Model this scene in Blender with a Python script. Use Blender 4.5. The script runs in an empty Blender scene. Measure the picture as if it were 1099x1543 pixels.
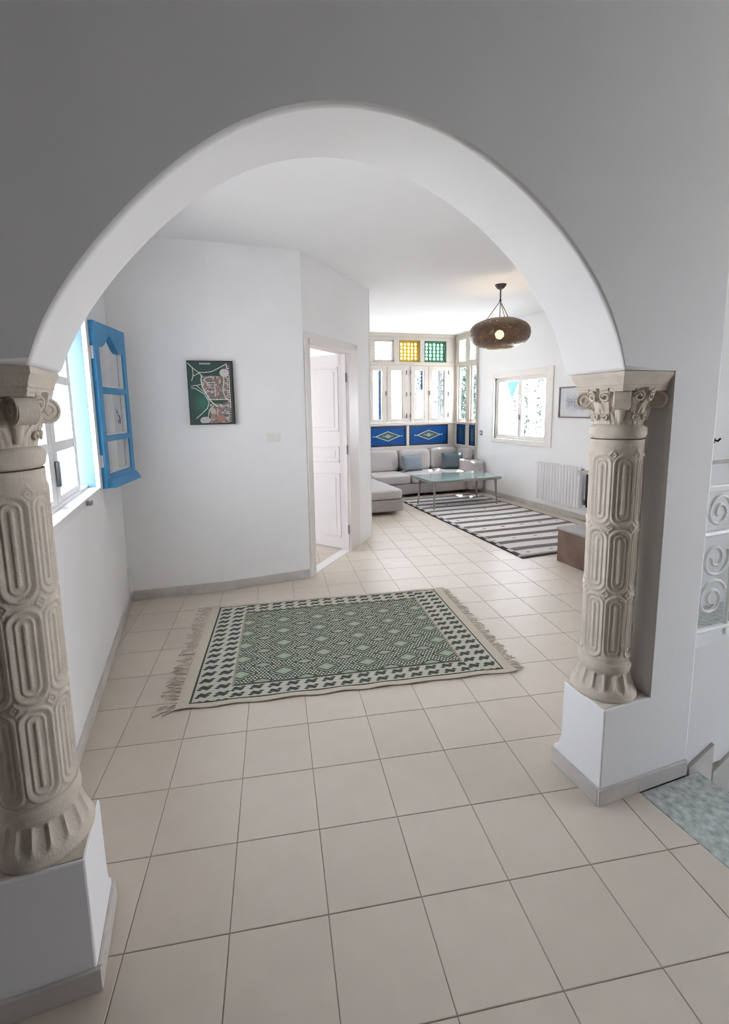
import bpy, bmesh, math, random
import numpy as np
from mathutils import Vector, Matrix

random.seed(7)
rng = np.random.default_rng(7)
SC = bpy.context.scene
COL = SC.collection
R = math.radians

# ---------------------------------------------------------------- camera
CAM_LOC = (0.3515, -1.2801, 1.6113)
ROT = ((0.9476222, -0.3188327, -0.0189163),
       (-0.0622620, -0.1263142, -0.9900344),
       (0.3132660, 0.9393564, -0.1395493))
cd = bpy.data.cameras.new('camera')
cam = bpy.data.objects.new('camera', cd)
COL.objects.link(cam)
m = Matrix.Identity(4)
for k in range(3):
    m[k][0], m[k][1], m[k][2], m[k][3] = ROT[0][k], -ROT[1][k], -ROT[2][k], CAM_LOC[k]
cam.matrix_world = m
cd.sensor_fit = 'HORIZONTAL'
cd.sensor_width = 36.0
cd.lens = 701.117 * 36.0 / 1099.0
cd.shift_x = (549.5 - 528.175) / 1099.0
cd.shift_y = -(771.5 - 712.643) / 1099.0
cd.clip_start = 0.02
SC.camera = cam

# ---------------------------------------------------------------- world, sun, exposure
SC.view_settings.view_transform = 'Standard'
SC.view_settings.look = 'None'
SC.view_settings.gamma = 1.0
SC.view_settings.use_curve_mapping = False
SC.view_settings.exposure = 0.60
SKY = 13.0
w = bpy.data.worlds.new('sky')
SC.world = w
w.use_nodes = True
wn = w.node_tree.nodes
wn.clear()
wo = wn.new('ShaderNodeOutputWorld')
wb = wn.new('ShaderNodeBackground')
tc = wn.new('ShaderNodeTexCoord')
sx = wn.new('ShaderNodeSeparateXYZ')
rp = wn.new('ShaderNodeValToRGB')
rp.color_ramp.elements[0].position = 0.0
rp.color_ramp.elements[0].color = (0.94, 0.945, 1.0, 1)
rp.color_ramp.elements[1].position = 0.9
rp.color_ramp.elements[1].color = (0.72, 0.83, 1.0, 1)
w.node_tree.links.new(tc.outputs['Generated'], sx.inputs[0])
w.node_tree.links.new(sx.outputs['Z'], rp.inputs[0])
w.node_tree.links.new(rp.outputs[0], wb.inputs[0])
wb.inputs[1].default_value = SKY
w.node_tree.links.new(wb.outputs[0], wo.inputs[0])

sd = bpy.data.lights.new('sun', 'SUN')
sd.energy = 22.0
sd.angle = R(0.6)
sd.color = (1.0, 0.94, 0.86)
sun = bpy.data.objects.new('sun', sd)
COL.objects.link(sun)
sun.rotation_euler = Vector((-0.52, -0.74, -1.80)).to_track_quat('-Z', 'Y').to_euler()

def portal(name, loc, d, sx_, sy_):
    """Light portal: tells the renderer where the sky comes in; gives off nothing itself."""
    l = bpy.data.lights.new(name, 'AREA')
    l.shape = 'RECTANGLE'
    l.size, l.size_y = sx_, sy_
    l.cycles.is_portal = True
    o = bpy.data.objects.new(name, l)
    COL.objects.link(o)
    o.location = loc
    o.rotation_euler = Vector(d).to_track_quat('-Z', 'Z').to_euler()
portal('portal', (-0.56, 1.25, 1.65), (1, 0, 0), 1.7, 1.1)
portal('portal', (5.72, 5.10, 1.53), (-1, 0, 0), 1.3, 1.05)
portal('portal', (4.1, 7.22, 1.85), (0, -1, 0), 2.3, 2.1)
portal('portal', (5.72, 6.62, 1.85), (-1, 0, 0), 0.8, 2.1)
portal('portal', (5.72, -1.72, 1.75), (-1, 0, 0), 1.65, 1.5)
portal('portal', (-1.36, 5.3, 1.55), (1, 0, 0), 1.6, 1.3)

c = SC.cycles
c.max_bounces = 14
c.diffuse_bounces = 9
c.glossy_bounces = 4
c.transparent_max_bounces = 16
c.sample_clamp_indirect = 6.0
c.caustics_reflective = False
c.caustics_refractive = False
c.filter_width = 1.0
c.use_denoising = True
try:
    c.denoiser = 'OPENIMAGEDENOISE'
except Exception:
    pass

# ---------------------------------------------------------------- materials
def mat(name, col, rough=0.6, metal=0.0, noise=0.0, nscale=8.0, bump=0.0, bscale=60.0, coat=0.0, attr=None, rnd=0.0, col2=None, spec=0.5):
    m_ = bpy.data.materials.new(name)
    m_.use_nodes = True
    nt = m_.node_tree
    b = nt.nodes['Principled BSDF']
    b.inputs['Roughness'].default_value = rough
    b.inputs['Metallic'].default_value = metal
    b.inputs['Coat Weight'].default_value = coat
    b.inputs['Coat Roughness'].default_value = 0.15
    b.inputs['Specular IOR Level'].default_value = spec
    tcn = nt.nodes.new('ShaderNodeTexCoord')
    src = None
    if attr:
        a = nt.nodes.new('ShaderNodeAttribute')
        a.attribute_name = attr
        src = a.outputs['Color']
    if noise > 0 or col2:
        n = nt.nodes.new('ShaderNodeTexNoise')
        n.inputs['Scale'].default_value = nscale
        n.inputs['Detail'].default_value = 5
        nt.links.new(tcn.outputs['Object'], n.inputs['Vector'])
        r = nt.nodes.new('ShaderNodeValToRGB')
        c1 = col if col2 else tuple(x * (1 - noise) for x in col)
        c2 = col2 if col2 else tuple(min(1, x * (1 + noise)) for x in col)
        r.color_ramp.elements[0].position = 0.3
        r.color_ramp.elements[1].position = 0.7
        r.color_ramp.elements[0].color = (*c1, 1)
        r.color_ramp.elements[1].color = (*c2, 1)
        nt.links.new(n.outputs['Fac'], r.inputs[0])
        src = r.outputs[0]
    if rnd > 0:
        oi = nt.nodes.new('ShaderNodeObjectInfo')
        mr = nt.nodes.new('ShaderNodeMapRange')
        mr.inputs['To Min'].default_value = 1 - rnd
        mr.inputs['To Max'].default_value = 1 + rnd
        nt.links.new(oi.outputs['Random'], mr.inputs['Value'])
        mx = nt.nodes.new('ShaderNodeVectorMath')
        mx.operation = 'SCALE'
        if src is None:
            mx.inputs[0].default_value = col
        else:
            nt.links.new(src, mx.inputs[0])
        nt.links.new(mr.outputs[0], mx.inputs['Scale'])
        src = mx.outputs[0]
    if src is None:
        b.inputs['Base Color'].default_value = (*col, 1)
    else:
        nt.links.new(src, b.inputs['Base Color'])
    if bump > 0:
        n2 = nt.nodes.new('ShaderNodeTexNoise')
        n2.inputs['Scale'].default_value = bscale
        n2.inputs['Detail'].default_value = 4
        nt.links.new(tcn.outputs['Object'], n2.inputs['Vector'])
        bp = nt.nodes.new('ShaderNodeBump')
        bp.inputs['Strength'].default_value = bump
        bp.inputs['Distance'].default_value = 0.01
        nt.links.new(n2.outputs['Fac'], bp.inputs['Height'])
        nt.links.new(bp.outputs[0], b.inputs['Normal'])
    return m_

def glass_mat(name, tint=(1, 1, 1), gloss=0.05):
    m_ = bpy.data.materials.new(name)
    m_.use_nodes = True
    nt = m_.node_tree
    nt.nodes.clear()
    o = nt.nodes.new('ShaderNodeOutputMaterial')
    t = nt.nodes.new('ShaderNodeBsdfTransparent')
    t.inputs[0].default_value = (*tint, 1)
    g = nt.nodes.new('ShaderNodeBsdfGlossy')
    g.inputs['Roughness'].default_value = 0.02
    mx = nt.nodes.new('ShaderNodeMixShader')
    mx.inputs[0].default_value = gloss
    nt.links.new(t.outputs[0], mx.inputs[1])
    nt.links.new(g.outputs[0], mx.inputs[2])
    nt.links.new(mx.outputs[0], o.inputs[0])
    return m_

def lit_plastic(name, col, trans=0.5):
    """paint or plaster thin enough to let daylight glow through"""
    m_ = bpy.data.materials.new(name)
    m_.use_nodes = True
    nt = m_.node_tree
    nt.nodes.clear()
    o = nt.nodes.new('ShaderNodeOutputMaterial')
    d = nt.nodes.new('ShaderNodeBsdfDiffuse')
    t = nt.nodes.new('ShaderNodeBsdfTranslucent')
    d.inputs[0].default_value = (*col, 1)
    t.inputs[0].default_value = (*col, 1)
    mx = nt.nodes.new('ShaderNodeMixShader')
    mx.inputs[0].default_value = trans
    nt.links.new(d.outputs[0], mx.inputs[1])
    nt.links.new(t.outputs[0], mx.inputs[2])
    nt.links.new(mx.outputs[0], o.inputs[0])
    return m_

M = {}
M['wall'] = mat('white_plaster', (0.86, 0.86, 0.865), 0.75, noise=0.015, nscale=3, bump=0.06, bscale=40)
M['ceil'] = mat('ceiling_paint', (0.84, 0.84, 0.85), 0.8, noise=0.01, nscale=2)
M['hall'] = mat('bounce_cutting_hall_dark', (0.22, 0.21, 0.20), 0.8, noise=0.02, nscale=3)  # unseen hall surfaces made dark to cut bounced light
M['tile'] = mat('beige_tile', (0.585, 0.515, 0.435), 0.36, noise=0.025, nscale=10, rnd=0.03, bump=0.03, bscale=90)
M['grout'] = mat('grout', (0.30, 0.25, 0.21), 0.9, noise=0.1, nscale=20)
M['skirt'] = mat('skirting_marble', (0.55, 0.52, 0.49), 0.35, noise=0.12, nscale=6)
M['marble'] = mat('green_marble', (0.27, 0.31, 0.285), 0.25, nscale=34, col2=(0.58, 0.61, 0.58))
M['stone'] = mat('cast_stone', (0.635, 0.57, 0.485), 0.85, noise=0.07, nscale=18, bump=0.25, bscale=160)
M['trim'] = mat('cream_paint', (0.80, 0.77, 0.73), 0.5, noise=0.02, nscale=9)
M['bay'] = mat('bay_paint', (0.58, 0.54, 0.49), 0.55, noise=0.03, nscale=7)
M['white'] = mat('white_enamel', (0.82, 0.81, 0.80), 0.4)
M['door'] = mat('door_paint', (0.79, 0.755, 0.74), 0.45)
M['blue'] = mat('blue_paint', (0.035, 0.25, 0.50), 0.42, noise=0.05, nscale=10)
M['blue_lt'] = mat('blue_reveal_paint', (0.11, 0.20, 0.26), 0.5)
M['blue_out'] = mat('shaded_shutter_blue', (0.008, 0.045, 0.11), 0.6)  # shade of faces turned away is put into this dark blue
M['valance'] = mat('turquoise_valance', (0.012, 0.085, 0.115), 0.7)
M['panel_blue'] = mat('panel_blue', (0.0015, 0.062, 0.235), 0.5, noise=0.10, nscale=9, spec=0.2)
M['panel_dark'] = mat('panel_dark_blue', (0.006, 0.012, 0.055), 0.4)
M['motif_line'] = mat('motif_cream', (0.50, 0.56, 0.42), 0.5)
M['motif_dark'] = mat('motif_slate', (0.035, 0.085, 0.10), 0.5, noise=0.3, nscale=60)
M['glass'] = glass_mat('window_glass')
M['glass_y'] = glass_mat('yellow_glass', (1.0, 0.86, 0.42))
M['glass_g'] = glass_mat('green_glass', (0.70, 0.97, 0.84))
M['lat_w'] = lit_plastic('white_lattice', (0.75, 0.75, 0.75), 0.35)
M['lat_y'] = lit_plastic('yellow_lattice', (0.50, 0.37, 0.08), 0.05)
M['lat_g'] = lit_plastic('green_lattice', (0.09, 0.24, 0.165), 0.05)
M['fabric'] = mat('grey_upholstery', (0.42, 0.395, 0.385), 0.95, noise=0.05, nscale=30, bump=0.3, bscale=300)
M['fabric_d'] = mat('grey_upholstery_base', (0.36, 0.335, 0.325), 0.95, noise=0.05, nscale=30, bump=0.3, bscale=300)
M['pillow1'] = mat('blue_grey_linen', (0.19, 0.225, 0.255), 0.95, noise=0.06, nscale=30, bump=0.3, bscale=260)
M['pillow2'] = mat('slate_linen', (0.09, 0.12, 0.14), 0.95, noise=0.06, nscale=30, bump=0.3, bscale=260)
M['tabletop'] = mat('teal_glass_top', (0.20, 0.29, 0.28), 0.12, coat=0.6)
M['tableleg'] = mat('taupe_metal', (0.27, 0.245, 0.215), 0.45, metal=0.2)
M['black'] = mat('black_metal', (0.02, 0.02, 0.022), 0.45)
M['grey_metal'] = mat('grey_metal', (0.22, 0.22, 0.23), 0.4, metal=0.6)
M['wood'] = mat('walnut_boards', (0.19, 0.125, 0.09), 0.55, nscale=5, col2=(0.10, 0.062, 0.042))
M['woodtop'] = mat('grey_bench_top', (0.30, 0.30, 0.28), 0.3, noise=0.1, nscale=6)
M['rad'] = mat('radiator_enamel', (0.80, 0.79, 0.80), 0.35)
M['iron'] = mat('white_iron', (0.80, 0.82, 0.80), 0.45)
M['rug'] = mat('woven_green_rug', (1, 1, 1), 0.95, attr='Col', bump=0.3, bscale=400, spec=0.1)
M['stripe'] = mat('woven_striped_rug', (1, 1, 1), 0.95, attr='Col', bump=0.3, bscale=300, spec=0.1)
M['print'] = mat('printed_paper', (1, 1, 1), 0.5, attr='Col')
M['cream'] = mat('cream_wool', (0.60, 0.53, 0.45), 0.95, noise=0.1, nscale=40, spec=0.1)
M['frame_dark'] = mat('dark_frame', (0.035, 0.03, 0.03), 0.4)
M['frame_brown'] = mat('brown_frame', (0.20, 0.155, 0.14), 0.45)
M['leaf'] = mat('leaf_green', (0.03, 0.055, 0.04), 0.7, noise=0.3, nscale=3)
M['ground'] = mat('pale_ground', (0.55, 0.53, 0.50), 0.9, noise=0.1, nscale=0.4)
M['ink'] = mat('grey_ink', (0.12, 0.12, 0.16), 0.7)

def emit(name, col, s):
    m_ = bpy.data.materials.new(name)
    m_.use_nodes = True
    b = m_.node_tree.nodes['Principled BSDF']
    b.inputs['Base Color'].default_value = (*col, 1)
    b.inputs['Emission Color'].default_value = (*col, 1)
    b.inputs['Emission Strength'].default_value = s
    return m_
M['bulb'] = emit('lit_bulb', (1.0, 0.72, 0.38), 60.0)

def shade_mat():
    m_ = bpy.data.materials.new('pierced_smoked_shade')
    m_.use_nodes = True
    nt = m_.node_tree
    b = nt.nodes['Principled BSDF']
    o = nt.nodes['Material Output']
    b.inputs['Roughness'].default_value = 0.42
    b.inputs['Coat Weight'].default_value = 0.1
    tcn = nt.nodes.new('ShaderNodeTexCoord')
    v = nt.nodes.new('ShaderNodeTexVoronoi')
    v.inputs['Scale'].default_value = 36
    nt.links.new(tcn.outputs['Object'], v.inputs['Vector'])
    r = nt.nodes.new('ShaderNodeValToRGB')
    r.color_ramp.elements[0].position = 0.10
    r.color_ramp.elements[0].color = (0.62, 0.62, 0.62, 1)
    r.color_ramp.elements[1].position = 0.36
    r.color_ramp.elements[1].color = (0.035, 0.035, 0.035, 1)
    nt.links.new(v.outputs['Distance'], r.inputs[0])
    cr = nt.nodes.new('ShaderNodeValToRGB')
    cr.color_ramp.elements[0].color = (0.030, 0.024, 0.018, 1)
    cr.color_ramp.elements[1].color = (0.085, 0.068, 0.05, 1)
    nt.links.new(v.outputs['Color'], cr.inputs[0])
    nt.links.new(cr.outputs[0], b.inputs['Base Color'])
    tl_ = nt.nodes.new('ShaderNodeBsdfTranslucent')
    tl_.inputs[0].default_value = (0.42, 0.20, 0.07, 1)
    mt = nt.nodes.new('ShaderNodeMixShader')
    mt.inputs[0].default_value = 0.035
    nt.links.new(b.outputs[0], mt.inputs[1])
    nt.links.new(tl_.outputs[0], mt.inputs[2])
    t = nt.nodes.new('ShaderNodeBsdfTransparent')
    t.inputs[0].default_value = (1, 0.78, 0.55, 1)
    mx = nt.nodes.new('ShaderNodeMixShader')
    nt.links.new(r.outputs[0], mx.inputs[0])
    nt.links.new(mt.outputs[0], mx.inputs[1])
    nt.links.new(t.outputs[0], mx.inputs[2])
    nt.links.new(mx.outputs[0], o.inputs[0])
    return m_
M['shade'] = shade_mat()

# ---------------------------------------------------------------- mesh helpers
def wloc(o):
    l = Vector((0, 0, 0))
    while o is not None:
        l += o.location
        o = o.parent
    return l

class MB:
    def __init__(s):
        s.v, s.f = [], []
    def add(s, vs, fs):
        n = len(s.v)
        s.v += [tuple(map(float, p)) for p in vs]
        s.f += [tuple(i + n for i in f) for f in fs]
        return s
    def box(s, x0, y0, z0, x1, y1, z1):
        if x0 > x1: x0, x1 = x1, x0
        if y0 > y1: y0, y1 = y1, y0
        if z0 > z1: z0, z1 = z1, z0
        return s.add([(x0, y0, z0), (x1, y0, z0), (x1, y1, z0), (x0, y1, z0), (x0, y0, z1), (x1, y0, z1), (x1, y1, z1), (x0, y1, z1)],
                     [(0, 3, 2, 1), (4, 5, 6, 7), (0, 1, 5, 4), (1, 2, 6, 5), (2, 3, 7, 6), (3, 0, 4, 7)])
    def prism(s, poly, fn, a, b):
        """polygon (p, q) in a plane, swept from depth a to b; fn(p, q, depth) gives the point"""
        n = len(poly)
        vs = [fn(p, q, a) for p, q in poly] + [fn(p, q, b) for p, q in poly]
        fs = [tuple(range(n - 1, -1, -1)), tuple(range(n, 2 * n))]
        fs += [(i, (i + 1) % n, n + (i + 1) % n, n + i) for i in range(n)]
        return s.add(vs, fs)
    def grid(s, nu, nv, fn, cu=False, cv=False, capu=False):
        vs = [fn(i / (nu if cu else nu - 1), j / (nv if cv else nv - 1)) for j in range(nv) for i in range(nu)]
        fs = []
        for j in range(nv if cv else nv - 1):
            for i in range(nu if cu else nu - 1):
                i2, j2 = (i + 1) % nu, (j + 1) % nv
                fs.append((j * nu + i, j * nu + i2, j2 * nu + i2, j2 * nu + i))
        if capu:
            fs.append(tuple(range(nu - 1, -1, -1)))
            fs.append(tuple((nv - 1) * nu + i for i in range(nu)))
        return s.add(vs, fs)
    def lathe(s, prof, n, cx, cy, disp=None, cap=True):
        vs, fs = [], []
        for r_, z_ in prof:
            for i in range(n):
                a = 2 * math.pi * i / n
                vs.append((cx + r_ * math.cos(a), cy + r_ * math.sin(a), z_))
        for j in range(len(prof) - 1):
            for i in range(n):
                i2 = (i + 1) % n
                fs.append((j * n + i, j * n + i2, (j + 1) * n + i2, (j + 1) * n + i))
        if cap:
            fs.append(tuple(range(n - 1, -1, -1)))
            fs.append(tuple((len(prof) - 1) * n + i for i in range(n)))
        return s.add(vs, fs)
    def tube(s, pts, r, n=8, cap=True):
        pts = [Vector(p) for p in pts]
        rr = r if isinstance(r, (list, tuple)) else [r] * len(pts)
        vs, fs = [], []
        t0 = (pts[1] - pts[0]).normalized()
        up = Vector((0, 0, 1)) if abs(t0.z) < 0.9 else Vector((1, 0, 0))
        nrm = t0.cross(up).normalized()
        for k, p in enumerate(pts):
            a = pts[max(k - 1, 0)]
            b = pts[min(k + 1, len(pts) - 1)]
            t = (b - a).normalized()
            nrm = (nrm - t * nrm.dot(t)).normalized()
            bi = t.cross(nrm)
            for i in range(n):
                q = 2 * math.pi * i / n
                vs.append(p + (nrm * math.cos(q) + bi * math.sin(q)) * rr[k])
        for k in range(len(pts) - 1):
            for i in range(n):
                i2 = (i + 1) % n
                fs.append((k * n + i, k * n + i2, (k + 1) * n + i2, (k + 1) * n + i))
        if cap:
            fs.append(tuple(range(n - 1, -1, -1)))
            fs.append(tuple((len(pts) - 1) * n + i for i in range(n)))
        return s.add(vs, fs)
    def sup(s, c0, h, e1=0.3, e2=0.3, nu=28, nv=18, xf=None):
        """superellipsoid: a soft box"""
        def sp(x, e):
            return math.copysign(abs(x) ** e, x)
        def fn(u, v):
            a = 2 * math.pi * u
            b = math.pi * (v - 0.5) * 0.999
            p = Vector((h[0] * sp(math.cos(b), e1) * sp(math.cos(a), e2), h[1] * sp(math.cos(b), e1) * sp(math.sin(a), e2), h[2] * sp(math.sin(b), e1)))
            if xf is not None:
                p = xf @ p
            return p + Vector(c0)
        return s.grid(nu, nv, fn, cu=True, capu=True)
    def build(s, name, m_, parent=None, smooth=False, bevel=0.0, seg=2, solid=0.0, auto=None):
        me = bpy.data.meshes.new(name)
        off = wloc(parent) if parent is not None else Vector((0, 0, 0))
        me.from_pydata([(p[0] - off.x, p[1] - off.y, p[2] - off.z) for p in s.v], [], s.f)
        me.update()
        bm = bmesh.new()
        bm.from_mesh(me)
        bmesh.ops.recalc_face_normals(bm, faces=bm.faces)
        bm.to_mesh(me)
        bm.free()
        me.materials.append(m_)
        if smooth:
            for p in me.polygons:
                p.use_smooth = True
            if auto:
                try:
                    me.set_sharp_from_angle(angle=R(auto))
                except Exception:
                    pass
        o = bpy.data.objects.new(name, me)
        COL.objects.link(o)
        if parent is not None:
            o.parent = parent
        if solid:
            q = o.modifiers.new('thickness', 'SOLIDIFY')
            q.thickness = solid
            q.offset = -1
        if bevel:
            q = o.modifiers.new('bevel', 'BEVEL')
            q.width = bevel
            q.segments = seg
            q.limit_method = 'ANGLE'
            q.angle_limit = R(50)
        return o

def empty(name, loc=(0, 0, 0)):
    o = bpy.data.objects.new(name, None)
    o.empty_display_size = 0.1
    COL.objects.link(o)
    o.location = loc
    return o

def tag(o, label=None, cat=None, group=None, kind=None):
    if label: o['label'] = label
    if cat: o['category'] = cat
    if group: o['group'] = group
    if kind: o['kind'] = kind
    return o

def structure(o):
    o['kind'] = 'structure'
    return o

def dup(root, loc):
    """a copy of a thing with copies of its parts and sub-parts"""
    def rec(o, parent):
        c_ = o.copy()
        COL.objects.link(c_)
        c_.parent = parent
        for ch in list(o.children):
            rec(ch, c_)
        return c_
    kids = list(root.children)
    r_ = root.copy()
    COL.objects.link(r_)
    r_.location = loc
    for ch in kids:
        rec(ch, r_)
    return r_

def bx(name, x0, y0, z0, x1, y1, z1, m_, parent=None, bevel=0.0, seg=2):
    return MB().box(x0, y0, z0, x1, y1, z1).build(name, m_, parent, bevel=bevel, seg=seg)

# frame of the floor tiles relative to the walls (tiles were laid 9.3 degrees off the walls)
TA = R(9.3227)
CT, ST = math.cos(TA), math.sin(TA)
P0 = (-0.662, -0.075)
def tl(X, Y):
    """tile-grid metres -> scene metres"""
    dx, dy = X - P0[0], Y - P0[1]
    return (dx * CT + dy * ST, -dx * ST + dy * CT)

# ================================================================ LARGE STRUCTURE
ZC = 2.972
# ---- floor slab (grout) with tiles as pieces
fl = MB()
fl.box(-2.0, -4.3, -0.20, 2.02, 0.0, -0.003)
fl.box(2.02, -4.3, -0.20, 5.45, -1.6, -0.003)
fl.box(-2.0, 0.0, -0.20, 5.75, 7.4, -0.003)
floor = structure(fl.build('floor', M['grout']))
T = 0.31

def proj(p):
    d = [p[k] - CAM_LOC[k] for k in range(3)]
    q = [sum(ROT[r_][k] * d[k] for k in range(3)) for r_ in range(3)]
    if q[2] < 0.15:
        return None
    return (701.117 * q[0] / q[2] + 528.175, 701.117 * q[1] / q[2] + 712.643, q[2])

tiles = []
for i in range(-8, 24):
    for j in range(-4, 26):
        cx_, cy_ = tl((i + 0.5) * T, (j + 0.5) * T)
        cs = [tl((i + a) * T, (j + b) * T) for a in (0, 1) for b in (0, 1)]
        pp = [proj((q[0], q[1], 0)) for q in cs]
        pc = proj((cx_, cy_, 0))
        if pc is None or not any(q is not None and -30 < q[0] < 1130 and q[1] < 1600 for q in pp):
            continue
        # inside the rooms
        if cx_ < -0.40 and cy_ > 0.3: continue
        if max(q[0] for q in cs) > 2.03 and cy_ < 0.25:
            keep = min(q[0] for q in cs) < 2.0
        else:
            keep = True
        if cx_ < -1.2 or cy_ > 6.3 or cx_ > 5.5: keep = False
        if cx_ > 2.1 and cy_ < 0.25 + (cx_ - 2.3) * 0.9 - 0.2: keep = False
        # hidden behind the back wall / door wall
        if cy_ > 3.15 and cx_ < 1.326 + (cy_ - 2.919) * 0.96 - 1.0: keep = False
        if keep:
            tiles.append((pc[2], i, j, cx_, cy_, cs))
tiles.sort()
tm = bpy.data.meshes.new('tile')
g_, h_ = T / 2 - 0.0016, T / 2 - 0.0034
tm.from_pydata([(-g_, -g_, -0.006), (g_, -g_, -0.006), (g_, g_, -0.006), (-g_, g_, -0.006),
                (-g_, -g_, -0.0012), (g_, -g_, -0.0012), (g_, g_, -0.0012), (-g_, g_, -0.0012),
                (-h_, -h_, 0), (h_, -h_, 0), (h_, h_, 0), (-h_, h_, 0)], [],
               [(8, 9, 10, 11), (4, 5, 9, 8), (5, 6, 10, 9), (6, 7, 11, 10), (7, 4, 8, 11),
                (0, 1, 5, 4), (1, 2, 6, 5), (2, 3, 7, 6), (3, 0, 4, 7)])
tm.materials.append(M['tile'])

def clip_poly(poly, xm):
    out = []
    for k in range(len(poly)):
        a, b = poly[k], poly[(k + 1) % len(poly)]
        if a[0] <= xm: out.append(a)
        if (a[0] <= xm) != (b[0] <= xm):
            t_ = (xm - a[0]) / (b[0] - a[0])
            out.append((xm, a[1] + t_ * (b[1] - a[1])))
    return out
nt_ = 0
rest = MB()
for d_, i, j, cx_, cy_, cs in tiles:
    cut = max(q[0] for q in cs) > 2.018 and cy_ < 0.25
    if nt_ < 298:
        if cut:
            q = [tl((i + a) * T, (j + b) * T) for a, b in ((.007, .007), (.993, .007), (.993, .993), (.007, .993))]
            q = clip_poly(q, 2.018)
            if len(q) < 3: continue
            o = MB().prism(q, lambda x, y, z: (x, y, z), -0.006, 0.0).build('tile', M['tile'], floor)
        else:
            o = bpy.data.objects.new('tile', tm)
            COL.objects.link(o)
            o.parent = floor
            o.location = (cx_, cy_, 0)
            o.rotation_euler = (0, 0, -TA)
        nt_ += 1
    else:
        q = [tl((i + a) * T, (j + b) * T) for a, b in ((.007, .007), (.993, .007), (.993, .993), (.007, .993))]
        rest.prism(q, lambda x, y, z: (x, y, z), -0.006, 0.0)
if rest.v:
    tag(rest.build('far_tiles', M['tile'], floor), kind='stuff')

# ---- ceilings
structure(bx('ceiling', -0.6, 0.0, ZC, 5.46, 7.13, ZC + 0.15, M['ceil']))
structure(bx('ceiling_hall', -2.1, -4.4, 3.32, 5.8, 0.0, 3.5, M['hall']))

# ---- the arch wall
AW = 0.28            # wall thickness
ARCH = [(0.0, 1.722), (0.011, 1.745), (0.026, 1.783), (0.067, 1.863), (0.107, 1.923), (0.169, 2.001), (0.224, 2.065), (0.289, 2.131), (0.355, 2.195), (0.431, 2.258),
        (0.524, 2.317), (0.617, 2.357), (0.71, 2.385), (0.811, 2.403), (0.90, 2.408), (0.985, 2.401), (1.05, 2.389), (1.117, 2.369), (1.202, 2.340),
        (1.295, 2.298), (1.382, 2.250), (1.488, 2.175), (1.573, 2.098), (1.662, 2.0), (1.734, 1.896), (1.787, 1.797), (1.808, 1.722)]
ap = np.array(ARCH)
th = np.arctan2(ap[:, 1] - 1.60, ap[:, 0] - 0.905)
rr_ = np.hypot(ap[:, 1] - 1.60, ap[:, 0] - 0.905)
pf = np.polyfit(th, rr_, 7)
tt = np.linspace(th[0], th[-1], 65)
arc = [(0.905 + np.polyval(pf, t_) * math.cos(t_), 1.60 + np.polyval(pf, t_) * math.sin(t_)) for t_ in tt]
arc[0] = (0.0, 1.722)
arc[-1] = (1.810, 1.722)
ZT = 3.32
aw = MB()
outer = [(-2.0, 0.0), (-0.245, 0.0), (-0.245, 1.722)] + arc + [(2.055, 1.722), (2.055, 0.0), (2.30, 0.0)]
# front and back faces as quad strips
xs = [p[0] for p in outer]
def strip(y):
    vs, fs = [], []
    def q(a, b):
        n = len(vs)
        vs.extend([(a[0], y, a[1]), (b[0], y, b[1]), (b[0], y, ZT), (a[0], y, ZT)])
        fs.append((n, n + 1, n + 2, n + 3))
    q((-2.0, 0.0), (-0.245, 0.0))
    q((-0.245, 1.722), arc[0])
    for a, b in zip(arc[:-1], arc[1:]):
        q(a, b)
    q(arc[-1], (2.055, 1.722))
    q((2.055, -0.3), (2.30, -0.3))
    return vs, fs
for y in (0.0, AW):
    aw.add(*strip(y))
loop = [(-0.245, 0.0), (-0.245, 1.722)] + arc + [(2.055, 1.722), (2.055, -0.3)]
vs = [(p[0], 0.0, p[1]) for p in loop] + [(p[0], AW, p[1]) for p in loop]
n_ = len(loop)
aw.add(vs, [(k, k + 1, n_ + k + 1, n_ + k) for k in range(n_ - 1)])
aw.add([(2.30, 0, -0.3), (2.30, AW, -0.3), (2.30, AW, ZT), (2.30, 0, ZT)], [(0, 1, 2, 3)])
aw.add([(-2.0, 0, 0), (-2.0, AW, 0), (-2.0, AW, ZT), (-2.0, 0, ZT)], [(3, 2, 1, 0)])
aw.add([(-2.0, 0, ZT), (2.30, 0, ZT), (2.30, AW, ZT), (-2.0, AW, ZT)], [(0, 1, 2, 3)])
me = bpy.data.meshes.new('wall_arch')
me.from_pydata(aw.v, [], aw.f)
bm = bmesh.new()
bm.from_mesh(me)
bmesh.ops.remove_doubles(bm, verts=bm.verts, dist=0.0005)
bmesh.ops.recalc_face_normals(bm, faces=bm.faces)
bm.to_mesh(me)
bm.free()
me.materials.append(M['wall'])
for p in me.polygons:
    p.use_smooth = True
me.set_sharp_from_angle(angle=R(35))
wa = bpy.data.objects.new('wall_arch', me)
COL.objects.link(wa)
bv = wa.modifiers.new('bevel', 'BEVEL')
bv.width = 0.012
bv.segments = 3
bv.limit_method = 'ANGLE'
bv.angle_limit = R(60)
structure(wa)

# ---- plinths under the two columns (part of the masonry), coved at the back foot
def plinth(x0, x1, name):
    prof = [(0.0, 0.0), (0.0, 0.412), (0.212, 0.412), (0.213, 0.30), (0.214, 0.20), (0.218, 0.15), (0.228, 0.115), (0.243, 0.092), (0.255, 0.085), (0.255, 0.0)]
    o = MB().prism(prof, lambda y, z, d: (d, y, z), x0, x1).build(name, M['wall'], bevel=0.006)
    structure(o)
    return o
pl = plinth(-0.25, 0.0, 'trim_1')
pr_ = plinth(1.812, 2.06, 'trim_2')
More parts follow.
